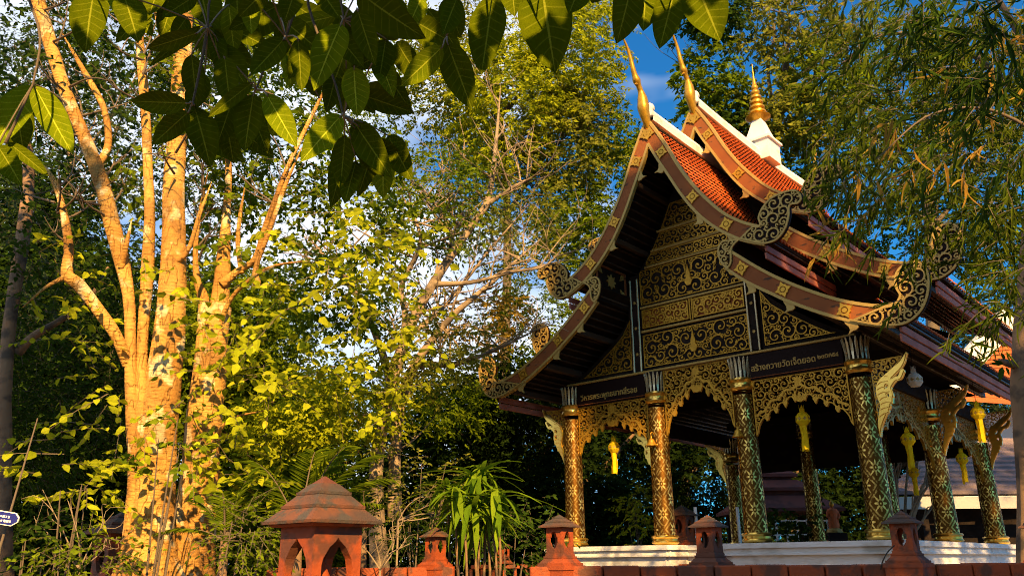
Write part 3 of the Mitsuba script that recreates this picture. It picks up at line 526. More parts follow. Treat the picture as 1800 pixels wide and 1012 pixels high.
# ---------------------------------------------------------------- terracotta wall, garden lanterns
AX = TH
def rotz(v, a, c=(0, 0, 0)):
    v = np.asarray(v, float); ca, sa = math.cos(a), math.sin(a)
    return np.stack([v[:, 0] * ca - v[:, 1] * sa, v[:, 0] * sa + v[:, 1] * ca, v[:, 2]], 1) + np.asarray(c)
def frustum(z0, z1, w0, w1):
    b = np.array([(x * w, y * w, z) for z, w in ((z0, w0), (z1, w1)) for x, y in ((-1, -1), (1, -1), (1, 1), (-1, 1))])
    return b, np.array([[0, 1, 5, 4], [1, 2, 6, 5], [2, 3, 7, 6], [3, 0, 4, 7], [4, 5, 6, 7], [3, 2, 1, 0]])
def fr_list(rows):
    mb = MB()
    for r in rows: mb.add(*frustum(*r))
    return mb.done()
def wallpanel(w, h, hole, t):
    """Four walls of a lantern body, each pierced by the hole (drawn in a w by h sheet centred on x)."""
    m = extrude(sbox(-w / 2 + .002, 0, w / 2 - .002, h).difference(hole), t); mb = MB()
    q = m.vertices
    for k in range(4):
        v = np.stack([q[:, 0], -w / 2 + q[:, 2] - .0, q[:, 1]], 1)
        mb.add(rotz(v, k * math.pi / 2), m.faces)
    return mb.done()
def garden_lantern(c, s, label, ax=AX, group='terracotta lanterns on the garden wall'):
    t = thing('garden_lantern', label, 'lantern', group)
    def W(m): return rotz(np.asarray(m[0]) * s, ax, c), m[1]
    put(t + '__base', W(fr_list([(0, .03, .215, .215), (.03, .055, .20, .18), (.055, .09, .18, .15), (.09, .115, .158, .158), (.115, .15, .142, .138)])), 'terracotta')
    oval = union_all([affinity.scale(Point(0, .12).buffer(.058, quad_segs=5), .85, 1.4), sbox(-.058, .095, .058, .145)])
    put(t + '__body', W((np.asarray((b := wallpanel(.26, .33, affinity.scale(affinity.translate(oval, 0, .05), 1.15, 1.35), .026))[0]) + [0, 0, .15], b[1])), 'terracotta')
    put(t + '__lamp', W((np.asarray((b := lathe([(.02, .15), (.035, .17), (.035, .24), (.015, .26), (.002, .29)], 10))[0]), b[1])), 'white_paint', True)
    put(t + '__roof', W(fr_list([(.481, .503, .205, .200), (.503, .55, .192, .12), (.543, .56, .137, .133), (.56, .60, .118, .060), (.596, .61, .070, .066), (.61, .65, .052, .004)])), 'roof_clay')
    return t
def wall_pier(t, c, s, ax=AX):
    put(t, (rotz(np.asarray((b := fr_list([(-1.45, -.13, .20, .20), (-.13, -.04, .225, .225), (-.04, 0.0, .24, .235)]))[0]) * [s, s, 1], ax, c), b[1]), 'terracotta')
LANT = [((985, 991), 8.3, .72, 'terracotta wall lantern left of the temple steps, in front of the leftmost column'),
        ((1250, 991), 8.45, 0.71, 'terracotta wall lantern with grey cap between the two middle columns'),
        ((1597, 990), 8.15, .73, 'terracotta wall lantern before the right corner column, with a thin cable at its foot'),
        ((765, 991), 11.0, .73, 'terracotta wall lantern standing by the drooping strap leaved shrub'),
        ((1834, 987), 9.2, .72, 'terracotta wall lantern cut by the right edge of the photo')]
wf = thing('terracotta_wall', 'long low terracotta block wall in front of the white plinth', 'wall')
wl = thing('terracotta_wall', 'short terracotta block wall between the big roofed lantern and the strap leaved shrub', 'wall')
rngw = np.random.default_rng(5)
def wall_run(key, p0, p1, zt, blk, depth=.26):
    p0, p1 = np.array(p0, float), np.array(p1, float); d = p1 - p0; ln = np.linalg.norm(d); a = math.atan2(d[1], d[0]); n = int(ln / blk)
    put(key + '__body', (rotz(np.asarray((b := plain_box((ln, depth - .05, zt - .27), (ln / 2, 0, (zt - .27) / 2))).vertices), a, (p0[0], p0[1], 0)), b.faces), 'terracotta')
    for row, (za, zb) in enumerate(((zt - .268, zt - .135), (zt - .13, zt))):
        for k in range(n):
            L0 = k * ln / n + (.5 * ln / n if row == 0 else 0)
            m = cham_box((ln / n - .012 - rngw.uniform(0, .006), depth + (.02 if row else 0) + rngw.uniform(-.012, .012), zb - za), (L0 + ln / n / 2, rngw.uniform(-.006, .006), (za + zb) / 2 + rngw.uniform(-.006, .003)), .012)
            put(key + '__brick', (rotz(m.vertices, a, (p0[0], p0[1], 0)), m.faces), 'terracotta')
A3, A5 = at(930, 992, 8.3), at(1850, 989, 8.25)
wall_run(wf, (A3[0], 8.32), (A5[0] + .6, 8.32), 1.462, .33)
B0, B1 = at(470, 994, 10.9), at(800, 992, 11.0)
wall_run(wl, (B0[0], 11.0), (B1[0], 11.0), 1.455, .27)
for (px, Y, s, lab) in LANT:
    c = at(px[0], px[1], Y); c[2] = 1.47 if Y < 9 else 1.462
    garden_lantern(c, s, lab)
    wall_pier((wl if px[0] == 765 else wf) + '__pier', c, s)
# far lantern on a red railing, and one deep behind the steps
c = at(885, 990, 20.0); garden_lantern(c, .75, 'small bright orange lantern on the far red railing beyond the garden gate')
rl = thing('garden_railing', 'red terracotta railing under the small far lantern beyond the gate', 'railing')
r0, r1 = at(828, 992, 20.0), at(945, 992, 20.0)
put(rl + '__rail', cham_box((r1[0] - r0[0], .14, .09), ((r0[0] + r1[0]) / 2, 20, r0[2] - .045), .015), 'terracotta')
for x in np.linspace(r0[0], r1[0], 7): put(rl + '__post', cham_box((.07, .07, 1.35), (x, 20, r0[2] - .095 - .675), .01), 'terracotta')
c = at(1203, 962, 17.0); garden_lantern(c, 1.25, 'orange roofed lantern seen under the temple, left of the second wall lantern')
put('lantern_pillar', plain_box((.5, .5, c[2] - .001), (c[0], c[1], c[2] / 2 - .001)), 'terracotta', label='low block pillar behind the steps carrying an orange lantern', category='pillar')

# the large roofed lantern at the left
BL = thing('large_garden_lantern', 'large orange terracotta shrine lantern with three step roof and pointed arch openings', 'lantern')
bc = at(566, 925, 6.2); bz = bc[2]; bc[2] = 0
def BW(m): return rotz(m[0], AX, bc), m[1]
hw = .205
arch = Polygon([(-.135, -.9), (-.135, .30), (-.125, .40), (-.145, .46), (-.12, .56), (-.07, .635), (-.02, .675), (0, .70), (.02, .675), (.07, .635), (.12, .56), (.145, .46), (.125, .40), (.135, .30), (.135, -.9)])
b = wallpanel(2 * hw, .78, arch.buffer(0), .075); put(BL + '__body', BW((np.asarray(b[0]) + [0, 0, bz - .78], b[1])), 'terracotta', label='orange arched body')
put(BL + '__eave', BW(fr_list([(bz - .005, bz + .012, .255, .27)])), 'terracotta')
put(BL + '__roof', BW(fr_list([(bz + .014, bz + .035, .305, .308), (bz + .035, bz + .135, .30, .195)])), 'roof_clay')
put(BL + '__roof', BW(fr_list([(bz + .122, bz + .143, .215, .216), (bz + .143, bz + .232, .208, .125)])), 'roof_clay')
put(BL + '__roof', BW(fr_list([(bz + .220, bz + .240, .142, .142), (bz + .240, bz + .30, .135, .075)])), 'roof_clay')
put(BL + '__cap', BW(fr_list([(bz + .298, bz + .355, .072, .006)])), 'terracotta')
put(BL + '__base', BW(fr_list([(0, bz - .95, .30, .30), (bz - .95, bz - .78, .29, .24)])), 'terracotta')
ln = lathe([(.0, 0), (.07, .0), (.09, .08), (.10, .2), (.07, .33), (.03, .4), (0, .41)], 14)
put('clay_urn', (np.asarray(ln[0]) * [1.1, 1.1, 1.35] + bc + [0, 0, bz - .78], ln[1]), 'terracotta', True, label='brown clay urn standing inside the large roofed lantern', category='urn')
# an orange lantern roof half hidden behind the plants at the tree's foot
c = at(207, 985, 12.0); c[2] = 1.0
hl = garden_lantern(c, 1.9, 'orange terracotta lantern half hidden by plants at the left of the big trunk')
put('lantern_pillar', plain_box((.7, .7, 1.0), (c[0], c[1], .498)), 'terracotta', label='block pillar among the plants under the half hidden orange lantern', category='pillar')
# cable by the corner lantern
cb = curve([at(1548, 1000, 8.0), at(1552, 985, 7.95), at(1560, 970, 7.95), at(1572, 958, 8.0)], 14)
put('electric_cable', tube(cb, .006, 5), 'dark_opening', True, label='thin black cable arching at the foot of the corner wall lantern', category='cable')

# ---------------------------------------------------------------- hung under the temple's eaves
def paper_lantern(lx, lv, lz, s, mat, label, tail=True, cord=0.5, spin=0.3):
    t = thing('paper_lantern', label, 'paper lantern', 'paper lanterns hung around the temple')
    c = L(np.array([lx, lv, lz]))
    def W(m): return rotz(np.asarray(m[0]) * s, spin + AX, c), m[1]
    put(t + '__body', W(lathe([(.03, -.12), (.075, -.11), (.125, -.045), (.125, .045), (.075, .11), (.045, .125), (.04, .15)], 8)), mat)
    mb = MB()
    for k in range(4):
        m = extrude(Polygon([(-.045, 0), (.045, 0), (.03, .05), (.012, .12), (-.004, .09), (-.03, .05)]), .006)
        q = m.vertices; mb.add(rotz(np.stack([q[:, 0], -.042 + q[:, 2], q[:, 1] + .13], 1), k * 1.5708), m.faces)
    put(t + '__crown_frame', W(mb.done()), mat)
    for k in range(8):
        m = extrude(union_all([leafdrop(0, 0, a, .035, .015) for a in np.arange(4) * 1.571]), .004); q = m.vertices
        put(t + '__paper_flower', W((rotz(np.stack([q[:, 0], -.119 + -.0 * q[:, 2] - q[:, 2], q[:, 1]], 1), (k + .5) * .7854), m.faces)), 'gold_trim')
    if tail:
        rg = np.random.default_rng(int(lx * 100) + 900)
        for k in range(5):
            a = k * 1.2566; w = .036; zz = np.linspace(-.10, -.54 + rg.uniform(-.03, .03), 7); r = .05 + .012 * np.sin(zz * 14 + k)
            fr = np.stack([np.stack([r * math.cos(a) - sg * w * math.sin(a), r * math.sin(a) + sg * w * math.cos(a), zz], 1) for sg in (-1, 1)], 1).reshape(-1, 3)
            f = np.array([[2 * i, 2 * i + 1, 2 * i + 3, 2 * i + 2] for i in range(6)])
            put(t + '__tail_strip', W((fr, f)), mat)
    put(t + '__cord', tube(np.array([c + [0, 0, .15 * s], c + [0, 0, .15 * s + cord]]), .006, 5), 'dark_wood')
def hang(px, py, plane, val):
    d = FW * FOC + RT * (px - 900) - UPV * (py - 506)
    o = O + U * U0; n = V if plane == 'v' else U
    t = (((o - EYE) @ n) + val) / (d @ n); p = EYE + d * t - o
    return p @ U, p @ V, p @ Z
for (px, py, pln, val, s, mat, tail, lab) in (
    (1079, 786, 'v', .35, .98, 'lantern_paper', True, 'yellow paper lantern hung in the left archway between the two gleaming gold columns'),
    (1411, 736, 'v', .30, 1.0, 'lantern_paper', True, 'yellow paper lantern hung in the right front archway beneath the gold carving'),
    (1596, 772, 'u', 3.12, .95, 'lantern_paper', True, 'yellow paper lantern just right of the black corner column'),
    (1719, 726, 'u', 3.95, 1.0, 'lantern_paper', True, 'yellow paper lantern highest and nearest the sloping pink eave boards'),
    (1691, 806, 'u', 3.12, .92, 'lantern_paper', True, 'yellow paper lantern low between the two right side columns'),
    (1606, 830, 'v', 6.6, .95, 'lantern_paper', True, 'dim yellow paper lantern hanging deeper inside, below another lantern'),
    (1608, 668, 'u', 3.75, .98, 'white_paper', False, 'white paper lantern without tail under the right eave')):
    x, v, z = hang(px, py, pln, val); paper_lantern(x, v, z, s, mat, lab, tail)
for (px, py, lab) in ((1145, 776, 'small brass bell hanging beside the second column, which shines gold'), (1297, 760, 'small brass bell hanging beside the third column, which is black')):
    x, v, z = hang(px, py, 'v', -.30); c = L(np.array([x, v, z]))
    t = thing('hanging_bell', lab, 'bell', 'bells on the front columns')
    b = lathe([(.10, -.08), (.115, -.075), (.085, -.045), (.062, .0), (.055, .035), (.03, .055), (.012, .075), (.02, .09), (.012, .105), (.001, .11)], 18)
    put(t + '__bell_cup', (np.asarray(b[0]) + c, b[1]), 'gold', True)
    b = lathe([(.001, -.12), (.018, -.105), (.001, -.09)], 8); put(t + '__clapper', (np.asarray(b[0]) + c, b[1]), 'gold', True)
    a = curve([c + [0, 0, .10], c + [0, 0, .17], c + V * .06 + [0, 0, .19], c + V * .14 + [0, 0, .12]], 12); put(t + '__hook', tube(a, .009, 6), 'gold', True)

# ---------------------------------------------------------------- sign and its pole
sg = thing('direction_sign', 'blue arrow shaped direction sign with white border on a leaning pole', 'sign')
p0, p1 = at(0, 962, 7.5), at(66, 735, 7.9)
put(sg + '__pole', tube(np.array([at(-14, 1050, 7.4), p0, p1]), [.016, .012, .006], 8), 'twig_bark', True)
sc_ = at(14, 911, 7.45); k = 1 / ppm(7.45, 911)
def SGN(poly, t, off):
    m = extrude(affinity.rotate(poly, -9, origin=(0, 0)), t); q = m.vertices
    return np.stack([sc_[0] + q[:, 0], sc_[1] - off - q[:, 2], sc_[2] + q[:, 1]], 1), m.faces
shp = Polygon([(-70 * k, -11 * k), (14 * k, -11 * k), (24 * k, -3 * k), (24 * k, 5 * k), (16 * k, 12 * k), (-70 * k, 12 * k)])
put(sg + '__border', SGN(shp, .012, .03), 'white_paint'); put(sg + '__panel', SGN(shp.buffer(-1.6 * k), .004, .042), 'blue_sign')
rg = np.random.default_rng(4); tx = []
for row in (-4.2, 3.2):
    x = -62.0
    while x < 12 - (row > 0) * 3: w = rg.uniform(2.0, 4.4); tx.append(sbox(x * k, (row - rg.uniform(1.3, 2.2)) * k, (x + w) * k, (row + rg.uniform(1.3, 2.4)) * k)); x += w + rg.uniform(.8, 2.2)
put(sg + '__lettering', SGN(union_all(tx), .002, .047), 'white_paint')
# ---------------------------------------------------------------- buildings far behind
PV_ = thing('small_pavilion', 'small dark red three tiered roofed pavilion seen through the temple columns', 'pavilion')
c = at(1366, 898, 27.0); pz = c[2]; c[2] = 0
def PW(m): return rotz(m[0], AX + .75, c), m[1]
for (z0, z1, w0, w1) in ((0.02, .42, 1.55, .95), (.66, .92, .98, .55), (1.12, 1.36, .58, .15)):
    put(PV_ + '__roof', PW(fr_list([(pz + z0 - .10, pz + z0, w0, w0), (pz + z0, pz + z1, w0 - .02, w1)])), 'dark_tile')
for (z0, z1, w) in ((.42, .64, .80), (.92, 1.1, .42)): put(PV_ + '__roof_band', PW(fr_list([(pz + z0, pz + z1, w, w)])), 'dark_tile')
for sx in (-1, 1):
    for sy in (-1, 1): put(PV_ + '__post', PW((np.asarray((b := cham_box((.2, .2, pz - .1), (1.2 * sx, 1.2 * sy, (pz - .1) / 2), .02)).vertices), b.faces)), 'dark_wood')
for x in np.linspace(-1.1, 1.1, 8): put(PV_ + '__lattice_bar', PW((np.asarray((b := plain_box((.05, .05, 1.3), (x, -1.2, pz - .95))).vertices), b.faces)), 'white_paint')
for z in (pz - .35, pz - .75, pz - 1.2): put(PV_ + '__lattice_bar', PW((np.asarray((b := plain_box((2.3, .04, .05), (0, -1.23, z))).vertices), b.faces)), 'white_paint')
# robed statue
c = at(1466, 922, 24.0); st = thing('robed_statue', 'small standing statue wrapped in an orange robe, behind the temple', 'statue')
b = lathe([(.16, 0), (.22, .02), (.2, .12), (.14, .16)], 16); put(st + '__pedestal', (np.asarray(b[0]) * [1., 1., .8] + c - [0, 0, .22], b[1]), 'gold_trim')
put(st + '__pillar', plain_box((.5, .5, c[2] - .22), (c[0], c[1], (c[2] - .22) / 2)), 'dark_wood')
b = lathe([(.17, -.14), (.19, .0), (.16, .25), (.17, .42), (.20, .52), (.15, .60), (.06, .64), (.05, .68)], 18); put(st + '__robe', (np.asarray(b[0]) * [.80, .6, .72] + c, b[1]), 'robe', True)
b = lathe([(.02, .67), (.07, .70), (.095, .77), (.08, .84), (.05, .88), (.03, .91), (.005, .95)], 14); put(st + '__head', (np.asarray(b[0]) * .72 + c, b[1]), 'gold', True)
for s in (-1, 1): put(st + '__arm', tube(np.array([c + [.13 * s, 0, .37], c + [.17 * s, -.03, .23], c + [.10 * s, -.09, .16]]), [.04, .036, .026], 8), 'robe', True)
# right: grey roofed hall, and a taller orange roofed hall behind it
H1 = thing('grey_roofed_hall', 'low hall with pinkish grey tiled roof beyond the right side columns', 'building')
a0, a1 = at(1555, 866, 24.0), at(1960, 846, 24.5); ze = a0[2]
a1[2] = ze; r0_, r1_ = a0 + [3.6, 3.2, 2.0], a1 + [0, 3.2, 2.0]
def roof_rows(key, e0, e1, r0, r1, n, mat, th=.06):
    e0, e1, r0, r1 = map(np.array, (e0, e1, r0, r1)); mb = MB()
    for k in range(n):
        f0, f1 = k / n, (k + 1) / n
        p = [e0 + (r0 - e0) * f0 + [0, 0, th], e1 + (r1 - e1) * f0 + [0, 0, th], e1 + (r1 - e1) * f1, e0 + (r0 - e0) * f1]
        q = [p[0] - [0, 0, th * 1.6], p[1] - [0, 0, th * 1.6]]
        mb.add(np.array(p + q), [[0, 1, 2, 3], [4, 5, 1, 0]])
    put(key, mb.done(), mat, kind='stuff')
roof_rows(H1 + '__tile_cover', a0, a1, r0_, r1_, 12, 'grey_tile')
put(H1 + '__roof', (np.array([a0 - [0, 0, .08], a1 - [0, 0, .08], r1_ - [0, 0, .1], r0_ - [0, 0, .1]]), [[0, 1, 2, 3]]), 'dark_wood')
put(H1 + '__fascia', plain_box((a1[0] - a0[0], .06, .34), ((a0[0] + a1[0]) / 2, a0[1] + .1, ze - .27)), 'grey_metal')
put(H1 + '__wall', plain_box((a1[0] - a0[0] - .6, .2, ze - .1), ((a0[0] + a1[0]) / 2, a0[1] + 1.4, (ze - .1) / 2)), 'dark_wood')
for px in (1630, 1760): q = at(px, 900, 24.3); put(H1 + '__post', cham_box((.22, .22, ze - .3), (q[0], 24.6, (ze - .3) / 2), .02), 'dark_wood')
H2 = thing('orange_roofed_hall', 'tall hall with bright orange tiled roof and white gable edge at the right', 'building')
Yh = 29.0; ap, lo0, rt0, rt1 = at(1772, 590, Yh), at(1672, 700, Yh), at(1960, 560, Yh + 2), at(1960, 720, Yh + 1)
roof_rows(H2 + '__tile_cover', lo0, rt1, ap, rt0, 14, 'roof_tile', .10)
d = unit(ap - lo0); n_ = np.array([-d[2], 0, d[0]])
ed = np.array([lo0 - d * .6, ap + d * .6, ap + d * .6 + n_ * .75, lo0 - d * .6 + n_ * .75]); put(H2 + '__white_verge', (np.vstack([ed + [0, -.15, 0], ed + [0, .25, 0]]), np.array([[0, 1, 2, 3], [7, 6, 5, 4], [0, 4, 5, 1], [1, 5, 6, 2], [2, 6, 7, 3], [3, 7, 4, 0]])), 'white_plaster')
w0 = at(1690, 720, Yh + 1.5); put(H2 + '__wall', plain_box((8, .3, w0[2]), (w0[0] + 4, Yh + 2.5, w0[2] / 2)), 'white_plaster')
for px in (1222, 1296):
    c = at(px, 895, 17.0 if px < 1250 else 18); put('pale_pole', tube(np.array([[c[0], c[1], 0], c + [0, 0, .05]]), .035, 8), 'white_paint', True, label='thin pale pole under the temple, left of the third column' if px < 1250 else 'thin pale pole under the temple, touching the foot of the third column', category='pole')
# ---------------------------------------------------------------- plants: leaves, sprays, trees
class Foliage:
    def __init__(s): s.v, s.f, s.c, s.n, s.tw = [], [], [], 0, MB()
    def leaves(s, p, ax, nrm, ln, wd, col, kind='mid', droop=0.0):
        p, ax, nrm = np.asarray(p), unit(np.asarray(ax)), np.asarray(nrm); n = len(p)
        b = unit(np.cross(ax, nrm)); nn = np.cross(b, ax); ln, wd = np.broadcast_to(ln, (n,)), np.broadcast_to(wd, (n,))
        def at_(t, w, h): return p + ax * (t * ln)[:, None] + b * (w * wd)[:, None] + nn * (h * ln)[:, None]
        if kind == 'small':
            v = np.stack([at_(0, 0, 0), at_(.42, .5, .06), at_(1, 0, 0 - droop), at_(.42, -.5, .06)], 1); f = np.array([[0, 1, 2], [0, 2, 3]])
        elif kind == 'mid':
            v = np.stack([at_(0, 0, 0), at_(.28, .46, .07), at_(.28, -.46, .07), at_(.66, .36, .05 - droop * .4), at_(.66, -.36, .05 - droop * .4), at_(.45, 0, 0), at_(1, 0, -droop)], 1)
            f = np.array([[0, 1, 5], [0, 5, 2], [1, 3, 5], [2, 5, 4], [5, 3, 6], [5, 6, 4]])
        else:                                            # strap: long, folded, arching
            ts = np.linspace(0, 1, 6); rows = []
            for t in ts:
                w = .5 * math.sin(math.pi * min(1, .12 + t * .88)) ** .7 if t < 1 else 0.02
                h = -droop * t * t
                rows += [at_(t, w, h + .02), at_(t, 0, h), at_(t, -w, h + .02)]
            v = np.stack(rows, 1); f = np.array([[3 * k + a, 3 * k + 1 + a, 3 * k + 4 + a, 3 * k + 3 + a] for k in range(5) for a in (0, 1)])
            f = np.vstack([f[:, [0, 1, 2]], f[:, [0, 2, 3]]])
        m = v.shape[1]
        s.v.append(v.reshape(-1, 3)); s.f.append((np.arange(n)[:, None, None] * m + f[None]).reshape(-1, 3) + s.n); s.c.append(np.repeat(col, m, 0)); s.n += n * m
    def done(s): return (np.vstack(s.v), np.vstack(s.f)), np.vstack(s.c)
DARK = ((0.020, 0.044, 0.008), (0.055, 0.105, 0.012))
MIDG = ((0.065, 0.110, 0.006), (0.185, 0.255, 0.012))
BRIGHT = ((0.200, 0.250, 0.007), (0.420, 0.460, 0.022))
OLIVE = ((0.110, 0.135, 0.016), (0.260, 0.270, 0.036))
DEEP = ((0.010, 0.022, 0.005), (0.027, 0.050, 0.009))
ORANGE_LIT = ((0.16, 0.12, 0.02), (0.30, 0.20, 0.03))  # orange of the low sun put into the leaf tone
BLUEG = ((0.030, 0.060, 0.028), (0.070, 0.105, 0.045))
def tones(rng, n, tone, var=.25):
    t = rng.beta(1.3, 1.6, n)[:, None]; a, b = np.array(tone[0]), np.array(tone[1])
    return np.clip((a + (b - a) * t) * (1 + rng.normal(0, var * .5, (n, 1))), .004, .6)
def sprays(fo, rng, c, d, ln, k, leaf, asp, tone, kind='mid', droop=.15, twig=0.0, flat=.2, hang_=0.25):
    """Twigs from c along d, k leaves to each."""
    n = len(c); d = unit(d); ln = np.broadcast_to(ln, (n,))
    t = (np.arange(k) + rng.uniform(.1, .9, (n, k))) / k
    sag = -0.18 * t**2 * ln[:, None]
    p = c[:, None] + d[:, None] * (t * ln[:, None])[..., None]; p[..., 2] += sag
    sidev = unit(np.cross(d, [0, 0, 1.0]) + rng.normal(0, .15, (n, 3)))
    sg = np.where((np.arange(k)[None] + rng.integers(0, 2, (n, 1))) % 2 == 0, 1, -1)
    ax = d[:, None] * .55 + sidev[:, None] * sg[..., None] * .8 + rng.normal(0, .32, (n, k, 3)); ax[..., 2] -= hang_
    nr = np.array([0, 0, 1.0]) * flat + rng.normal(0, .6, (n, k, 3)) + SUN * .75
    cl = tones(rng, n * k, tone); cl *= np.repeat(1 + rng.normal(0, .14, (n, 1)), k, 0)
    L_ = leaf * rng.uniform(.65, 1.25, n * k)
    fo.leaves(p.reshape(-1, 3), ax.reshape(-1, 3), nr.reshape(-1, 3), L_, L_ * asp, np.clip(cl, .004, .6), kind, droop)
    if twig:
        e = c + d * ln[:, None]; e[:, 2] -= .18 * ln; mdl = (c + e) / 2; mdl[:, 2] += .045 * ln; b1 = unit(np.cross(d, [.2, .1, 1.0])); b2 = np.cross(d, b1)
        V3 = []
        for q, r in ((c, twig), (mdl, twig * .7), (e, twig * .3)):
            V3 += [q + b1 * r, q - b1 * r * .5 + b2 * r * .87, q - b1 * r * .5 - b2 * r * .87]
        V3 = np.stack(V3, 1); f = []
        for r in (0, 3):
            for j in range(3): f.append([r + j, r + (j + 1) % 3, r + 3 + (j + 1) % 3, r + 3 + j])
        f = np.array(f); f = np.vstack([f[:, [0, 1, 2]], f[:, [0, 2, 3]]])
        fo.tw.add(V3.reshape(-1, 3), (np.arange(n)[:, None, None] * 9 + f[None]).reshape(-1, 3))
def blob(fo, rng, x, y, Y, rx, ry, n, k=9, leaf=.09, asp=.5, tone=MIDG, dep=None, sl=.5, kind='small', clump=4, twig=0.0, **kw):
    """A clumped cloud of leafy twigs: centre at pixel x, y and distance Y, radii rx, ry in pixels, dep in metres."""
    c = at(x, y, Y); s = 1 / ppm(Y, y); rx, ry = rx * s, ry * s; dep = dep or max(rx, ry) * .8
    m = max(1, n // clump)
    q = unit(rng.normal(0, 1, (m, 3))) * rng.uniform(.15, 1, (m, 1)) ** .45 * [rx, dep, ry] + c
    cc = (q[:, None] + rng.normal(0, 1, (m, clump, 3)) * [rx * .13 + .05, dep * .13 + .05, ry * .12 + .05]).reshape(-1, 3)
    d = unit(cc - c - [0, 0, ry * .3]) * .6 + rng.normal(0, .6, cc.shape); d[:, 2] *= .6
    sprays(fo, rng, cc, d, sl * rng.uniform(.6, 1.3, len(cc)), k, leaf, asp, tone, kind, twig=twig, **kw)
def limb(pts, n=16, sides=9, rough=.10, seed=0, taper=False):
    """pts: (x, y, Y, diameter in pixels)"""
    P3 = np.array([at(p[0], p[1], p[2]) for p in pts]); r = np.array([p[3] / 2 / ppm(p[2], p[1]) for p in pts])
    if taper: r[-1] = .006; r[1:-1] *= .85
    c = curve(np.hstack([P3, r[:, None]]), n); return tube(c[:, :3], np.maximum(c[:, 3], .004), sides, rough, seed)
def joined(ms):
    mb = MB()
    for m in ms: mb.add(*m)
    return mb.done()
def finish_tree(t, fo, mat='leaf', twigmat='twig_bark', name='crown'):
    m, c = fo.done(); put(t + '__' + name, m, mat, color=c, kind='stuff')
    if fo.tw.n: put(t + '__twigs', fo.tw.done(), twigmat, kind='stuff')
def branchlets(r, paths, n, size=1.0):
    """Fine side branches that leave the given limbs and fork once."""
    out = []
    for _ in range(n):
        q = np.array(paths[r.integers(len(paths))], float); k = r.integers(len(q) - 1); a = q[k] + (q[k + 1] - q[k]) * r.uniform()
        ang = math.radians(r.uniform(15, 165)); ln = r.uniform(50, 150) * size; dp = r.uniform(-1, 1)
        b = a + [math.cos(ang) * ln * .5, -math.sin(ang) * ln * .4, dp * .5, 0]; c = b + [math.cos(ang + r.uniform(-.6, .6)) * ln * .5, -math.sin(ang + r.uniform(-.7, .5)) * ln * .5, dp * .5, 0]
        w = min(a[3] * .5, 5.0); out.append(limb([[*a[:3], w], [*b[:3], w * .6], [*c[:3], .6]], 7, 5, 0, 0))
        for _2 in range(2):
            e = b + [r.uniform(-.6, .6) * ln, -r.uniform(.1, .6) * ln, r.uniform(-.4, .4), 0]; out.append(limb([[*b[:3], w * .5], [*((b + e) / 2 + [r.uniform(-8, 8), r.uniform(-8, 8), 0, 0])[:3], w * .35], [*e[:3], .5]], 6, 4, 0, 0))
    return out

# the big pale multi-stemmed tree at the left -------------------------------------------------------
R = np.random.default_rng(101)
MT = thing('tall_pale_tree', 'large multi-stemmed tree with smooth pale bark glowing orange in the sun, at the left', 'tree')
Yt = 10.0
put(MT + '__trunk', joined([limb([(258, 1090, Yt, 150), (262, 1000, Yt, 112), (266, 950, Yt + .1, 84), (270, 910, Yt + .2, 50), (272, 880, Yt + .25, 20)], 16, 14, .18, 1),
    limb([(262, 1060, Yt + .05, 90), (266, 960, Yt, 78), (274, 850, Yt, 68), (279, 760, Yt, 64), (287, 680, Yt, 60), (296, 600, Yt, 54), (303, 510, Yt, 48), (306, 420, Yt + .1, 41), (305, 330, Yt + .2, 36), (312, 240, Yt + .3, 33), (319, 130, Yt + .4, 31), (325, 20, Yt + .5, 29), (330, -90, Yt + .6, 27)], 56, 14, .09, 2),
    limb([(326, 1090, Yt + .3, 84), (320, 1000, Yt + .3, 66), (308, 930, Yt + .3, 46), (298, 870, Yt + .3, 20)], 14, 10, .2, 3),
    limb([(222, 1090, Yt - .1, 70), (230, 1000, Yt - .1, 48), (240, 900, Yt - .1, 38), (240, 800, Yt - .1, 30), (232, 720, Yt - .1, 24)], 20, 10, .14, 4)]), 'pale_bark', 60)
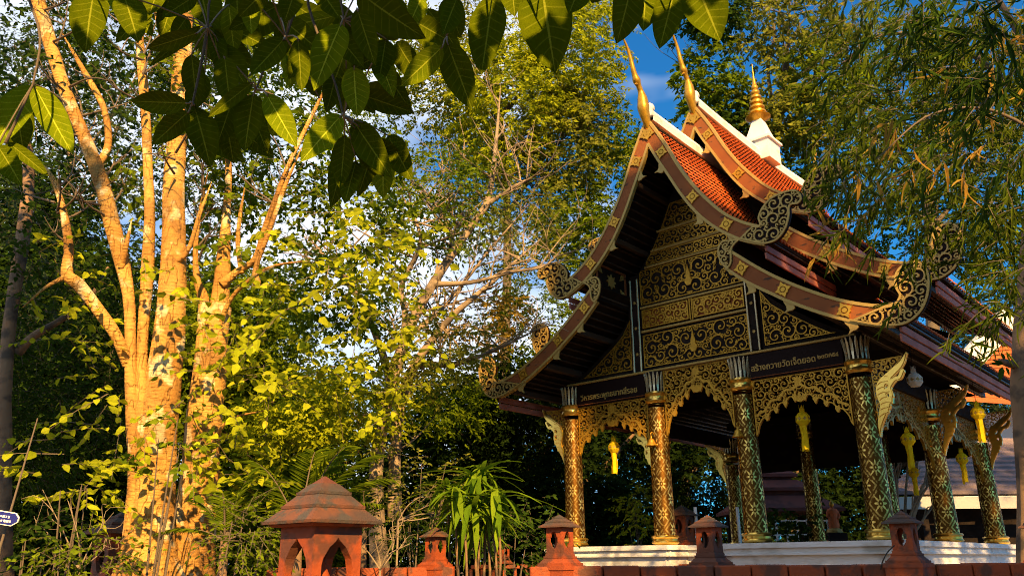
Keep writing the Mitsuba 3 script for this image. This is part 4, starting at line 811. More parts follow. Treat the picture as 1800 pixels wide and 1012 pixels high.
for pts in ([(254, 960, Yt - .18, 40), (252, 860, Yt - .16, 34), (250, 770, Yt - .12, 30), (248, 690, Yt - .05, 27), (250, 600, Yt, 22), (257, 510, Yt, 25), (260, 460, Yt, 26), (263, 374, Yt, 21), (260, 300, Yt + .1, 19), (256, 200, Yt + .2, 19), (247, 90, Yt + .3, 18), (242, -40, Yt + .4, 16)],
            [(238, 780, Yt - .05, 30), (230, 680, Yt - .1, 24), (229, 590, Yt - .1, 22), (226, 520, Yt - .1, 24), (213, 455, Yt, 30), (196, 390, Yt, 33), (178, 320, Yt, 30), (150, 245, Yt, 27), (122, 180, Yt, 26), (98, 110, Yt, 27), (66, 0, Yt, 27), (40, -90, Yt, 24)],
            [(225, 640, Yt - .1, 20), (204, 590, Yt - .3, 23), (178, 552, Yt - .4, 25), (140, 502, Yt - .5, 26), (118, 482, Yt - .5, 24), (121, 440, Yt - .5, 19), (116, 395, Yt - .5, 16), (106, 350, Yt - .4, 13), (90, 310, Yt - .3, 10), (70, 285, Yt - .2, 7)],
            [(165, 300, Yt + .1, 16), (190, 255, Yt + .2, 15), (182, 190, Yt + .3, 13), (150, 130, Yt + .4, 12), (110, 60, Yt + .5, 10)],
            [(300, 470, Yt, 16), (330, 440, Yt - .1, 10), (350, 380, Yt - .1, 8), (372, 320, Yt, 6)],
            [(213, 470, Yt - .1, 12), (222, 430, Yt - .2, 10), (232, 385, Yt - .2, 7)],
            [(290, 80, Yt + .4, 14), (275, 20, Yt + .5, 12), (255, -60, Yt + .6, 10)],
            [(118, 485, Yt - .5, 10), (80, 505, Yt - .7, 6), (40, 540, Yt - .9, 3)]):
    put(MT + '__branch', limb(pts, 30, 10, .07, 5, True), 'pale_bark', 60)
put(MT + '__branchlets', joined(branchlets(R, [[(98, 110, Yt, 20), (40, -60, Yt, 20)], [(150, 245, Yt, 20), (98, 110, Yt, 20)], [(305, 330, Yt, 20), (325, 20, Yt, 20)], [(256, 200, Yt, 14), (244, 0, Yt, 12)], [(120, 440, Yt - .5, 14), (80, 300, Yt - .3, 8)], [(196, 390, Yt, 20), (178, 320, Yt, 20)]], 46)), 'twig_bark', True, kind='stuff')
fo = Foliage()
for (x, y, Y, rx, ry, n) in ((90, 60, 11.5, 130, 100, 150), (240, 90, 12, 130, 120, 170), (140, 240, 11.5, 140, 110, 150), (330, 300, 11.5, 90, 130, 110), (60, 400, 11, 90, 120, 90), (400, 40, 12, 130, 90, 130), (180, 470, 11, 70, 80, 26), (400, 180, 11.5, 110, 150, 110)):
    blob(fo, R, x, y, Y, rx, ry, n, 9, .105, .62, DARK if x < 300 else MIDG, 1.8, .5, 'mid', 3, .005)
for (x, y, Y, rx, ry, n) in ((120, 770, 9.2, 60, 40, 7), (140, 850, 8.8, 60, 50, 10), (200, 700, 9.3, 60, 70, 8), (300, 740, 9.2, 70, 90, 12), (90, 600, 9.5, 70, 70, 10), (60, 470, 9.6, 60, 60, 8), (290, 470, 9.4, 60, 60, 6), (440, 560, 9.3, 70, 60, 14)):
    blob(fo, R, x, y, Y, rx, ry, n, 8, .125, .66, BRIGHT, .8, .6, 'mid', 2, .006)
finish_tree(MT, fo)

# second pale tree, just right of it ------------------------------------------------------------------
ST = thing('forked_pale_tree', 'slimmer forked pale tree standing close right of the big trunk', 'tree'); Y2 = 10.9
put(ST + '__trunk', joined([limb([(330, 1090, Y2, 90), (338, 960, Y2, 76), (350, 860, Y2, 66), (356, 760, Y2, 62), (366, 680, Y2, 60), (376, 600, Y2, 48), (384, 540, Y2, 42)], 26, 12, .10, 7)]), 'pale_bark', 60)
for pts in ([(352, 690, Y2 - .1, 34), (356, 600, Y2 - .1, 26), (358, 530, Y2 - .1, 24), (346, 490, Y2 - .1, 14), (344, 430, Y2, 10), (352, 370, Y2, 8), (366, 300, Y2, 7)],
            [(380, 570, Y2, 36), (390, 500, Y2, 34), (394, 440, Y2, 26), (398, 380, Y2 + .1, 17), (402, 300, Y2 + .2, 14), (398, 200, Y2 + .3, 12), (405, 90, Y2 + .4, 10)],
            [(390, 500, Y2 - .1, 18), (420, 475, Y2 - .1, 14), (448, 455, Y2 - .2, 12), (466, 400, Y2 - .2, 12), (488, 340, Y2 - .2, 10), (512, 280, Y2 - .2, 9), (550, 200, Y2 - .1, 8), (590, 120, Y2, 6)],
            [(452, 500, Y2 - .2, 14), (450, 470, Y2 - .2, 11), (474, 405, Y2 - .3, 10), (500, 330, Y2 - .3, 9), (530, 260, Y2 - .3, 7)],
            [(425, 480, Y2 - .1, 9), (418, 430, Y2 - .1, 9), (422, 380, Y2, 8), (430, 330, Y2, 6)],
            [(380, 590, Y2, 14), (410, 520, Y2 - .3, 9), (470, 472, Y2 - .6, 7), (540, 458, Y2 - .9, 4)],
            [(365, 800, Y2 - .4, 8), (400, 740, Y2 - .6, 6), (470, 720, Y2 - .8, 4)]):
    put(ST + '__branch', limb(pts, 24, 9, .08, 9, True), 'pale_bark', 60)
put(ST + '__branchlets', joined(branchlets(R, [[(398, 380, Y2, 14), (400, 120, Y2, 9)], [(466, 400, Y2, 10), (560, 190, Y2, 7)], [(345, 480, Y2, 10), (360, 310, Y2, 6)]], 26)), 'twig_bark', True, kind='stuff')
fo = Foliage()
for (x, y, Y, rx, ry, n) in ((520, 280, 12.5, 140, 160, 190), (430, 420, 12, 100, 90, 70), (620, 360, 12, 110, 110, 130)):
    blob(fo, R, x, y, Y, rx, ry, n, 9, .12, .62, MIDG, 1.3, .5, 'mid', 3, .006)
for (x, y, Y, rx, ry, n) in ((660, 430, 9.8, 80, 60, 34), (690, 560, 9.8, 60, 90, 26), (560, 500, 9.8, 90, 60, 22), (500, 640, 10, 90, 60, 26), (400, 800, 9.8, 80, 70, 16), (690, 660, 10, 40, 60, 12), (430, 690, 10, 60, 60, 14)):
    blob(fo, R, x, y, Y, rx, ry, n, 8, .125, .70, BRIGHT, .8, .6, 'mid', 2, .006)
finish_tree(ST, fo)

# tree trunk at the left edge
LT = thing('rough_brown_tree', 'brown trunk at the left edge behind the leaning sign pole', 'tree')
put(LT + '__trunk', limb([(4, 1080, 12, 44), (6, 900, 12, 28), (8, 780, 12, 25), (8, 690, 12, 24), (18, 560, 12.2, 22), (40, 420, 12.5, 24), (50, 300, 13, 18), (40, 180, 13, 12)], 30, 10, .14, 11), 'dark_bark', 60)
put(LT + '__branch', limb([(30, 620, 12.2, 18), (60, 590, 12.2, 14), (110, 560, 12.4, 11), (160, 520, 12.6, 8), (190, 470, 13, 5)], 18, 8, .1, 12), 'dark_bark', 60)
fo = Foliage()
for (x, y, rx, ry, n, tn) in ((60, 640, 150, 110, 340, DARK), (30, 780, 120, 110, 260, DARK), (160, 560, 120, 90, 180, DARK), (20, 470, 90, 120, 150, BLUEG), (120, 720, 110, 90, 240, DARK), (0, 250, 80, 120, 90, BLUEG)):
    blob(fo, R, x, y, 14, rx, ry, n, 10, .10, .5, tn, 1.6, .5, 'small', 4, .005)
finish_tree(LT, fo)

# the trees of the wood behind ----------------------------------------------------------------------------
TWG = {'hazy_tree': 40, 'spreading_tree': 120, 'tall_sunlit_tree': 60, 'dark_leaved_tree': 36, 'far_right_tree': 20}
DENS = {'hazy_tree': 2.8, 'tall_sunlit_tree': 1.75, 'spreading_tree': 2.1, 'dark_leaved_tree': 2.2, 'far_right_tree': 2.2}
def wood_tree(name, label, trunk, branches, blobs, bark='dark_bark', seed=1, group=None):
    r = np.random.default_rng(seed); t = thing(name, label, 'tree', group)
    put(t + '__trunk', limb(trunk, 26, 9, .12, seed, True), bark, 60)
    for b in branches: put(t + '__branch', limb(b, 18, 7, .1, seed + 3, True), bark, 60)
    lets = branchlets(r, [trunk[len(trunk) // 2:]] + branches, TWG.get(name, 10))
    if lets: put(t + '__branchlets', joined(lets), bark, True, kind='stuff')
    f = Foliage()
    for bl in blobs: blob(f, r, *bl[:5], int(bl[5] * DENS.get(name, 3.0)), **{**bl[6], 'leaf': bl[6]['leaf'] * 1.2})
    finish_tree(t, f); return t
S = lambda **k: {**dict(k=10, leaf=.10, asp=.5, sl=.5, kind='small', clump=4), **k}
Yb = 17.0
wood_tree('spreading_tree', 'spreading grey branched tree with sunlit stems in the middle of the picture', [(668, 1010, Yb, 36), (660, 850, Yb, 30), (672, 740, Yb, 27), (692, 660, Yb, 24), (718, 580, Yb, 22), (760, 500, Yb, 20), (820, 410, Yb + .3, 16), (858, 350, Yb + .4, 13), (872, 250, Yb + .6, 8), (880, 150, Yb + .6, 4)],
    [[(694, 920, Yb + .2, 28), (694, 800, Yb + .2, 25), (706, 700, Yb + .2, 22), (730, 640, Yb + .2, 20), (790, 560, Yb, 14), (860, 500, Yb, 10), (950, 420, Yb, 6)],
     [(690, 680, Yb, 20), (668, 610, Yb, 16), (640, 540, Yb, 14), (600, 480, Yb, 12), (560, 440, Yb, 8)],
     [(700, 650, Yb, 16), (712, 560, Yb, 14), (706, 500, Yb, 12), (740, 420, Yb, 9), (700, 330, Yb, 6)],
     [(760, 500, Yb, 12), (830, 496, Yb - .4, 9), (900, 478, Yb - .6, 7), (960, 466, Yb - .8, 5), (1000, 420, Yb - .8, 4)],
     [(740, 640, Yb, 14), (800, 640, Yb - .3, 11), (870, 615, Yb - .5, 8), (940, 580, Yb - .6, 5)],
     [(800, 440, Yb + .2, 12), (780, 380, Yb + .2, 9), (740, 330, Yb + .2, 6)],
     [(855, 360, Yb + .4, 10), (900, 330, Yb + .3, 8), (960, 300, Yb + .2, 5)],
     [(720, 590, Yb, 10), (780, 540, Yb + .5, 8), (860, 440, Yb + .8, 6), (930, 360, Yb + 1, 3)]],
    [(760, 360, Yb, 110, 110, 190, S(tone=MIDG)), (900, 400, Yb + 2, 100, 80, 130, S(tone=OLIVE)), (600, 520, Yb - 1, 110, 80, 150, S(tone=MIDG)), (850, 560, Yb + 3, 90, 60, 100, S(tone=ORANGE_LIT)), (760, 620, Yb - 1, 90, 60, 90, S(tone=OLIVE)),
     (950, 560, Yb + 4.5, 90, 100, 170, S(tone=MIDG)), (620, 700, Yb - 1, 110, 70, 170, S(tone=BRIGHT)), (520, 720, Yb - 2, 80, 70, 130, S(tone=BRIGHT)), (800, 710, Yb + 3.5, 80, 55, 100, S(tone=MIDG))], 'grey_bark', 21)
wood_tree('hazy_tree', 'tall thin crowned tree whose small leaves speckle the sky behind the big pale trunk', [(120, 1000, 23, 30), (116, 700, 23, 24), (110, 450, 23, 18), (130, 200, 23, 11), (140, 40, 23, 4)],
    [[(112, 480, 23, 14), (170, 330, 23, 9), (230, 160, 22.6, 5)], [(112, 430, 23, 12), (60, 300, 22.6, 8), (20, 150, 22.4, 4)], [(120, 300, 23, 9), (200, 200, 22.6, 5), (280, 60, 22.4, 3)]],
    [(60, 120, 22, 130, 130, 200, S(tone=BLUEG, leaf=.11)), (230, 90, 22.5, 150, 120, 220, S(tone=DARK, leaf=.11)), (140, 300, 22, 180, 120, 260, S(tone=BLUEG, leaf=.11)), (380, 250, 23, 110, 170, 220, S(tone=DARK, leaf=.11)), (420, 60, 22, 120, 90, 130, S(tone=MIDG, leaf=.145)), (40, 440, 22, 110, 100, 170, S(tone=DARK, leaf=.11)), (620, 120, 24, 130, 140, 220, S(tone=MIDG, leaf=.12))], 'grey_bark', 27)
wood_tree('tall_sunlit_tree', 'tall yellow-green tree, brightest of the wood, left of the temple gable', [(880, 1000, 26, 30), (884, 800, 26, 26), (888, 600, 26, 22), (892, 400, 26, 16), (884, 250, 26.2, 12), (868, 100, 26.4, 8), (860, 0, 26.5, 5)],
    [[(890, 380, 26, 9), (940, 300, 25.5, 6), (1000, 230, 25, 4)], [(888, 330, 26, 8), (830, 260, 26, 6), (780, 180, 26, 4)], [(880, 200, 26, 7), (960, 120, 25.5, 5), (1030, 60, 25, 3)]],
    [(1000, 90, 25, 85, 130, 620, S(tone=BRIGHT, leaf=.145)), (890, 190, 25, 120, 140, 760, S(tone=BRIGHT, leaf=.145)), (1000, 250, 25.5, 85, 100, 420, S(tone=OLIVE, leaf=.145)), (790, 130, 26, 110, 150, 420, S(tone=OLIVE, leaf=.145)), (860, 330, 26, 140, 70, 300, S(tone=OLIVE, leaf=.11)), (1010, 390, 26, 70, 90, 340, S(tone=MIDG, leaf=.145)), (1060, 240, 25.5, 50, 60, 130, S(tone=MIDG, leaf=.145))], 'twig_bark', 22)
wood_tree('dark_leaved_tree', 'dark green tree behind the temple finials and the roof spire', [(1300, 1000, 30, 36), (1310, 700, 30, 30), (1340, 400, 30, 22), (1372, 200, 30, 14), (1382, 100, 30, 10), (1390, 0, 30, 6)],
    [[(1365, 230, 30, 10), (1350, 120, 29.6, 7), (1362, 60, 29.4, 5), (1350, 10, 29.2, 3)], [(1350, 300, 30, 10), (1290, 220, 29.5, 7), (1240, 150, 29.2, 5), (1210, 110, 29, 3)], [(1372, 200, 30, 9), (1430, 150, 29.5, 6), (1470, 90, 29.2, 4)], [(1340, 380, 30, 9), (1400, 330, 29.5, 6), (1450, 300, 29.3, 4)]],
    [(1260, 30, 28, 70, 40, 90, S(tone=DARK, leaf=.18, asp=.6, kind='mid')), (1250, 150, 29, 55, 80, 130, S(tone=MIDG, leaf=.18, asp=.6, kind='mid')), (1390, 50, 29, 110, 80, 200, S(tone=OLIVE, leaf=.17, asp=.6, kind='mid')), (1370, 215, 29, 90, 75, 200, S(tone=OLIVE, leaf=.18, asp=.6, kind='mid')), (1290, 240, 29.5, 60, 60, 140, S(tone=DARK, leaf=.17, asp=.6, kind='mid')), (1450, 200, 29, 80, 120, 190, S(tone=MIDG, leaf=.17, asp=.6, kind='mid')), (1390, 340, 29.5, 70, 50, 110, S(tone=DARK, leaf=.17, asp=.6, kind='mid')), (1150, 290, 32, 60, 70, 150, S(tone=DARK, leaf=.17, kind='mid'))], 'twig_bark', 23)
wood_tree('far_right_tree', 'mottled tree behind the bamboo at the right', [(1640, 1000, 33, 36), (1640, 600, 33, 28), (1630, 300, 33, 18), (1620, 100, 33, 9)], [[(1640, 400, 33, 10), (1720, 300, 32.5, 6), (1780, 200, 32, 4)], [(1635, 330, 33, 10), (1560, 220, 32.5, 6), (1530, 120, 32, 4)]],
    [(1580, 150, 32, 130, 150, 380, S(tone=MIDG, leaf=.17, asp=.55)), (1740, 180, 32, 120, 180, 420, S(tone=OLIVE, leaf=.17, asp=.55)), (1640, 380, 32, 160, 110, 330, S(tone=DARK, leaf=.17, asp=.55)), (1780, 460, 32, 80, 90, 200, S(tone=MIDG, leaf=.17, asp=.55))], 'twig_bark', 24)
WG = 'shady trees of the wood behind the garden'
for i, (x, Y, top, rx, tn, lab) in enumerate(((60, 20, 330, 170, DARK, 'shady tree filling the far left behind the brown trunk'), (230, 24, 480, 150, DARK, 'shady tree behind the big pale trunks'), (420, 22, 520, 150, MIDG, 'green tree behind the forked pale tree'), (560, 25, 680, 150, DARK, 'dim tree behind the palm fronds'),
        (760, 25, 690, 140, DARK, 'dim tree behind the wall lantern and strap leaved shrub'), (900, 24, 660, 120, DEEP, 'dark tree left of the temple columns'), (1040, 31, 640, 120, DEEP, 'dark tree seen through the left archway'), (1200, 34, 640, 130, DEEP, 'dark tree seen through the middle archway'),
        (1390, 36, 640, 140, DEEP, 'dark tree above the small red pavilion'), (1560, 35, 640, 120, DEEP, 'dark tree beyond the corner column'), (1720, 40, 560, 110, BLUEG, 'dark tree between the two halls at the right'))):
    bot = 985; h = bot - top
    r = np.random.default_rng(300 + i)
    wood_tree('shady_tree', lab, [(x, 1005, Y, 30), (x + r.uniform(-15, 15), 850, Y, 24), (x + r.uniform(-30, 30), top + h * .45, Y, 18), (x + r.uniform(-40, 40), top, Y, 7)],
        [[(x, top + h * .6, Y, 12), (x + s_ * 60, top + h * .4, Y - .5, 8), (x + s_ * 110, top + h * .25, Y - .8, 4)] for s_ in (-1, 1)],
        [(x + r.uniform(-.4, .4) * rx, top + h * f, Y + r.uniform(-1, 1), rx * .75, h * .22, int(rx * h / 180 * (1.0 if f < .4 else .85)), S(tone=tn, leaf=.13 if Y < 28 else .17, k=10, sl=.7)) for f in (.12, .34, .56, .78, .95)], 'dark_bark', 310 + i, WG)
# ---------------------------------------------------------------- bamboo and the tree at the right edge
R = np.random.default_rng(77)
BB = thing('bamboo_clump', 'arching bamboo with narrow leaves hanging over the upper right of the temple', 'bamboo')
culms = [[(1960, 1100, 7.2, 20), (1930, 700, 7.2, 18), (1880, 350, 7.3, 15), (1790, 60, 7.4, 11), (1650, -120, 7.4, 7), (1520, -160, 7.3, 4)],
         [(2000, 1100, 7.8, 20), (1960, 600, 7.8, 17), (1860, 260, 7.9, 13), (1700, 90, 7.9, 9), (1560, 60, 7.8, 5), (1470, 120, 7.6, 3)],
         [(1900, 1100, 6.6, 18), (1890, 700, 6.6, 16), (1850, 300, 6.6, 9), (1760, 200, 6.6, 6), (1640, 200, 6.5, 4), (1540, 280, 6.4, 2)],
         [(1980, 1100, 8.4, 18), (1950, 400, 8.4, 15), (1850, 0, 8.5, 10), (1640, -60, 8.5, 6), (1450, 0, 8.4, 3)]]
for c_ in culms: put(BB + '__culm', limb(c_, 30, 8, .03, 2), 'twig_bark', 60)
fo = Foliage()
def bamboo_fans(c, k, ln, tone, twl):
    """Fans of narrow drooping leaves on thin hanging twigs."""
    n = len(c); d = unit(np.stack([R.normal(-.35, .6, n), R.normal(0, .5, n), R.normal(-.45, .45, n)], 1)); sprays(fo, R, c, d, twl, 1, .01, .2, tone, 'small', twig=.0035)
    e = c + d * twl; e[:, 2] -= .18 * twl
    t = R.uniform(.1, 1.0, (n, k, 1)); p = c[:, None] + (e - c)[:, None] * t
    a = np.linspace(-1, 1, k)[None] * R.uniform(.5, 1.0, (n, 1)) + R.normal(0, .25, (n, k)); s1 = unit(np.cross(d, R.normal(0, 1, (n, 3))))
    ax = d[:, None] * np.cos(a)[..., None] + s1[:, None] * np.sin(a)[..., None] * 1.1; ax[..., 2] -= R.uniform(.2, .9, (n, k))
    nr = R.normal(0, .7, (n, k, 3)) + SUN * .4
    l = ln * R.uniform(.6, 1.3, n * k); fo.leaves(p.reshape(-1, 3), ax.reshape(-1, 3), nr.reshape(-1, 3), l, l * R.uniform(.085, .13, n * k), tones(R, n * k, tone), 'mid', .18)
BAMB = ((0.028, 0.055, 0.007), (0.125, 0.165, 0.014))
def bb(x, y, Y, rx, ry, n, k=6, ln=.20, tone=BAMB, twl=.25):
    s = 1 / ppm(Y, y); c = at(x, y, Y) + np.clip(R.normal(0, .5, (n, 3)), -1.05, 1.05) * [rx * s, .55, ry * s]; bamboo_fans(c, k, ln, tone, twl)
for a in ((1500, 60, 7.6, 110, 120, 80), (1640, 120, 7.4, 150, 150, 130), (1760, 200, 7.2, 100, 230, 130), (1520, 220, 7.4, 100, 110, 80), (1480, 300, 7.2, 60, 80, 36), (1640, 300, 7.0, 120, 80, 70), (1520, 350, 6.8, 45, 45, 16), (1740, 400, 7.0, 80, 80, 50), (1620, 385, 6.9, 60, 30, 14), (1790, 520, 7.0, 50, 90, 36), (1700, 40, 7.0, 180, 90, 90), (1450, 400, 6.8, 20, 30, 4), (1570, 545, 6.6, 14, 14, 2), (1720, 560, 6.6, 40, 24, 5)): bb(*a)
for a in ((1740, 60, 5.0, 90, 130, 26), (1690, 200, 5.2, 70, 120, 16), (1620, 20, 5.4, 60, 60, 14), (1560, 40, 5.4, 30, 60, 6)): bb(*a, k=7, ln=.21, tone=DARK)
for a in ((1760, 160, 6.2, 60, 160, 9), (1600, 260, 6.4, 120, 150, 9), (1475, 400, 6.6, 30, 30, 3)): bb(*a, k=5, ln=.24, tone=((0.30, 0.17, 0.03), (0.42, 0.30, 0.06)))
finish_tree(BB, fo, 'leaf', 'twig_bark', 'leaves')
RT_ = thing('grey_barked_tree', 'grey mottled trunk at the right edge in front of the orange roof', 'tree')
put(RT_ + '__trunk', limb([(1812, 1090, 10.5, 54), (1810, 900, 10.5, 40), (1802, 760, 10.5, 36), (1795, 680, 10.5, 34), (1800, 560, 10.6, 32), (1815, 400, 10.7, 32), (1830, 200, 10.8, 26), (1830, 0, 11, 22)], 30, 10, .16, 31), 'dark_bark', 60)
put(RT_ + '__branch', limb([(1780, 640, 10.5, 16), (1764, 636, 10.3, 12), (1756, 632, 10.2, 5)], 8, 7, .1, 3), 'dark_bark', 60)
fo = Foliage(); pp = np.array([at(x, y, 10.2) for x, y in ((1762, 640), (1762, 644), (1768, 645), (1764, 640), (1765, 632))])
fo.leaves(pp, [(-1, .1, .1), (-.45, -.1, -1), (.2, 0, -1), (-.8, .1, .4), (-.1, .1, .9)], R.normal(0, .3, (5, 3)) - [0, 1, 0], [.16, .22, .12, .14, .10], [.05, .075, .06, .05, .06], tones(R, 5, DARK), 'mid')
for (x, y, rx, ry, n) in ((1800, 120, 60, 150, 60), (1790, 330, 50, 90, 26)): blob(fo, R, x, y, 11, rx, ry, n, 8, .15, .5, DARK, 1.2, .5, 'mid', 3, .006)
finish_tree(RT_, fo)

# ---------------------------------------------------------------- shrubs and low plants
DS = thing('strap_leaved_shrub', 'bright shrub with long drooping strap leaves on canes, left of the temple', 'shrub')
Yd = 11.2; heads = [((835, 852), 1.0), ((800, 876), .95), ((872, 880), 1.0), ((832, 902), .9), ((846, 838), .8), ((786, 866), .75), ((866, 922), .85), ((802, 926), .8), ((836, 940), .8), ((815, 900), .8), ((855, 900), .8)]
for i, ((x, y), s) in enumerate(heads):
    c = at(x, y, Yd + R.uniform(-.3, .3)); put(DS + '__cane', tube(curve([[c[0] + R.uniform(-.2, .2), c[1], 0], [c[0] + .05, c[1], c[2] * .6], c], 8), np.linspace(.024, .012, 8), 7), 'dark_bark', True)
    for k in range(18):
        a = k * 2.4 + R.uniform(-.3, .3); up = R.uniform(.15, 1.3) if k < 10 else R.uniform(-.6, .2); f = Foliage()
        f.leaves(c[None] + [[0, 0, .01 * k]], [(math.cos(a), math.sin(a), up)], [(-math.cos(a) * up, -math.sin(a) * up, 1.0)], [R.uniform(.38, .62) * s], [R.uniform(.075, .10) * s], tones(R, 1, ((0.09, 0.18, 0.01), (0.20, 0.30, 0.015))), 'strap', R.uniform(.45, 1.15))
        m, cc = f.done(); put(DS + '__leaf', m, 'glossy_leaf', color=cc)
def palm(name, label, crown, Y, fr, seed, h0=0.0, mat='leaf', tone=MIDG):
    r = np.random.default_rng(seed); t = thing(name, label, 'palm'); c = at(*crown, Y)
    put(t + '__trunk', tube(np.array([[c[0], c[1], h0], [c[0] + .02, c[1], c[2] * .5], c]), [.07, .055, .045], 9), 'dark_bark', True)
    for (dx, dy, dz, ln) in fr:
        f = Foliage(); d = unit(np.array([dx, dy, dz])); ts = np.linspace(0, 1, 14)[:, None]; p = c + d * ts * ln - np.array([0, 0, 1]) * ts**2 * ln * .38
        k = 26; tt = np.linspace(.14, .99, k)[:, None]; q = c + d * tt * ln - np.array([0, 0, 1]) * tt**2 * ln * .38
        tan = unit(d - np.array([0, 0, 2]) * tt * .38); sd = unit(np.cross(tan, [0, 0, 1.0])); col = tones(r, k, tone)
        for s in (-1, 1): f.leaves(q, tan * .75 + sd * s + r.normal(0, .05, (k, 3)) - [0, 0, .22], unit(np.cross(sd, tan)) + r.normal(0, .12, (k, 3)), (.20 + .16 * np.sin(tt[:, 0] * 3.0)) * ln * .62, .026, col, 'mid', .12)
        m, cc = f.done(); key = put(t + '__frond', m, mat, color=cc, kind='stuff'); put(key + '__stalk', tube(p, np.linspace(.014, .004, 14), 6), 'twig_bark', True)
palm('garden_palm', 'feathery palm arching behind the large roofed lantern', (525, 935), 9.5, [(-.5, .1, 1.1, 1.5), (.35, -.1, 1.1, 1.6), (.8, .1, .95, 1.5), (-.9, 0, .8, 1.3), (.05, .2, 1.2, 1.5), (.75, -.2, .6, 1.2), (-.7, -.2, 1.0, 1.3), (.55, .2, 1.1, 1.7)], 5)
palm('garden_palm', 'low palm with narrow leaflets beside the foot of the forked tree', (395, 950), 9.0, [(.2, .1, 1.2, 1.2), (-.5, 0, 1.0, .8), (.5, -.1, 1.0, .9), (.9, .1, .4, .8), (-.9, 0, .5, .8), (0, -.3, 1.1, .8)], 6)
palm('garden_palm', 'dark palm in the shade left of the wall lantern', (640, 930), 13.5, [(-.5, 0, 1.0, 1.1), (.5, -.1, 1.0, 1.2), (.9, .1, .4, 1.1), (-.9, 0, .5, 1.0), (0, -.3, 1.1, 1.1)], 7, tone=DARK)
def shrub(label, x, y, Y, rx, ry, n, tone, leaf=.07, asp=.5, kind='mid', stems=5, k=9, twigmat='twig_bark', bare=False, name='garden_shrub', sl=.35):
    r = np.random.default_rng(int(x * 3 + y)); t = thing(name, label, 'shrub'); s = 1 / ppm(Y, y); c = at(x, y, Y); root = np.array([c[0], c[1], .0]); f = Foliage()
    ms = []
    for j in range(stems):
        e = c + r.uniform(-1, 1, 3) * [rx * s * .8, .3, ry * s * .8]; ms.append(tube(curve([root + r.uniform(-.1, .1, 3) * [1, 1, 0], (root + e) / 2 + r.uniform(-.1, .1, 3), e], 9), np.linspace(.022, .005, 9), 6))
    put(t + '__stem', joined(ms), twigmat, True)
    blob(f, r, x, y, Y, rx, ry, n, k, leaf, asp, tone, None, sl, kind, 2, .004); finish_tree(t, f, 'leaf', twigmat, 'leaves'); return t
shrub('sunlit shrub with layered small pale green leaves, centre, before the spreading tree', 720, 850, 12.6, 90, 60, 90, OLIVE, .06)
shrub('dim green bush left of the strap leaved shrub, low by the wall', 740, 925, 13, 110, 40, 90, DARK, .07)
shrub('small leaved bush at the foot of the big trunk, bottom left', 150, 985, 8.2, 80, 45, 70, MIDG, .06)
shrub('ferny dark bush between the trunk and the large roofed lantern', 430, 950, 8.2, 50, 70, 90, MIDG, .05)
shrub('low bush with arching bare stems in the lower left shade', 90, 960, 8.6, 80, 50, 22, DARK, .08)
shrub('tall loose plant with bright serrated leaves left of the big trunk', 140, 870, 8.4, 45, 35, 9, BRIGHT, .11, .5)
shrub('leafy vine sprays across the middle of the big trunk', 290, 790, 8.8, 60, 70, 10, MIDG, .11, .6)
shrub('dark undergrowth bush behind the wall left of the temple plinth', 905, 950, 15, 70, 60, 110, DARK, .10)
shrub('pale green bush seen under the temple at the left archway', 1118, 905, 20.5, 30, 50, 60, BRIGHT, .10)
shrub('green bush under the temple below the small red pavilion', 1390, 925, 22.0, 60, 35, 80, DARK, .14)
def bare_shrub(label, root, tips, Y, r0, mat='pale_twig'):
    t = thing('bare_shrub', label, 'shrub'); rr = np.random.default_rng(int(root[0])); a = at(*root, Y); a0 = np.array([a[0], a[1], 0.0]); ms = [tube(np.array([a0, a]), [r0 * 1.3, r0], 7)]
    for (x, y) in tips:
        e = at(x, y, Y + rr.uniform(-.4, .4)); mdl = (a + e) / 2 + rr.uniform(-.12, .12, 3); ms.append(tube(curve([a, mdl, e], 9), np.linspace(r0 * .8, r0 * .3, 9), 6))
        for s in range(3):
            b = mdl + (e - mdl) * rr.uniform(.1, .7); ms.append(tube(curve([b, b + (e - a) * .18 + rr.uniform(-.1, .1, 3), b + (e - a) * .3 + rr.uniform(-.16, .16, 3)], 6), np.linspace(r0 * .4, r0 * .2, 6), 5))
    put(t + '__stem', joined(ms), mat, True); return t
bare_shrub('leafless shrub with pale twigs on the wall beside the large roofed lantern', (668, 1000), [(655, 930), (700, 940), (640, 965), (690, 915), (720, 955)], 10.4, .014)
bare_shrub('leafless tree with thick grey forked twigs behind the corner column', (1590, 960), [(1580, 800), (1610, 810), (1640, 800), (1600, 780), (1650, 870), (1625, 850), (1570, 840), (1655, 820)], 22.0, .06)
bare_shrub('bare drooping pale branches right of the shrub in the centre', (700, 915), [(790, 870), (770, 905), (810, 895), (760, 860)], 12.0, .014)
bare_shrub('bare arching brown stems in the lower left corner', (140, 1000), [(75, 860), (200, 900), (60, 910), (120, 880), (190, 940)], 8.3, .010)

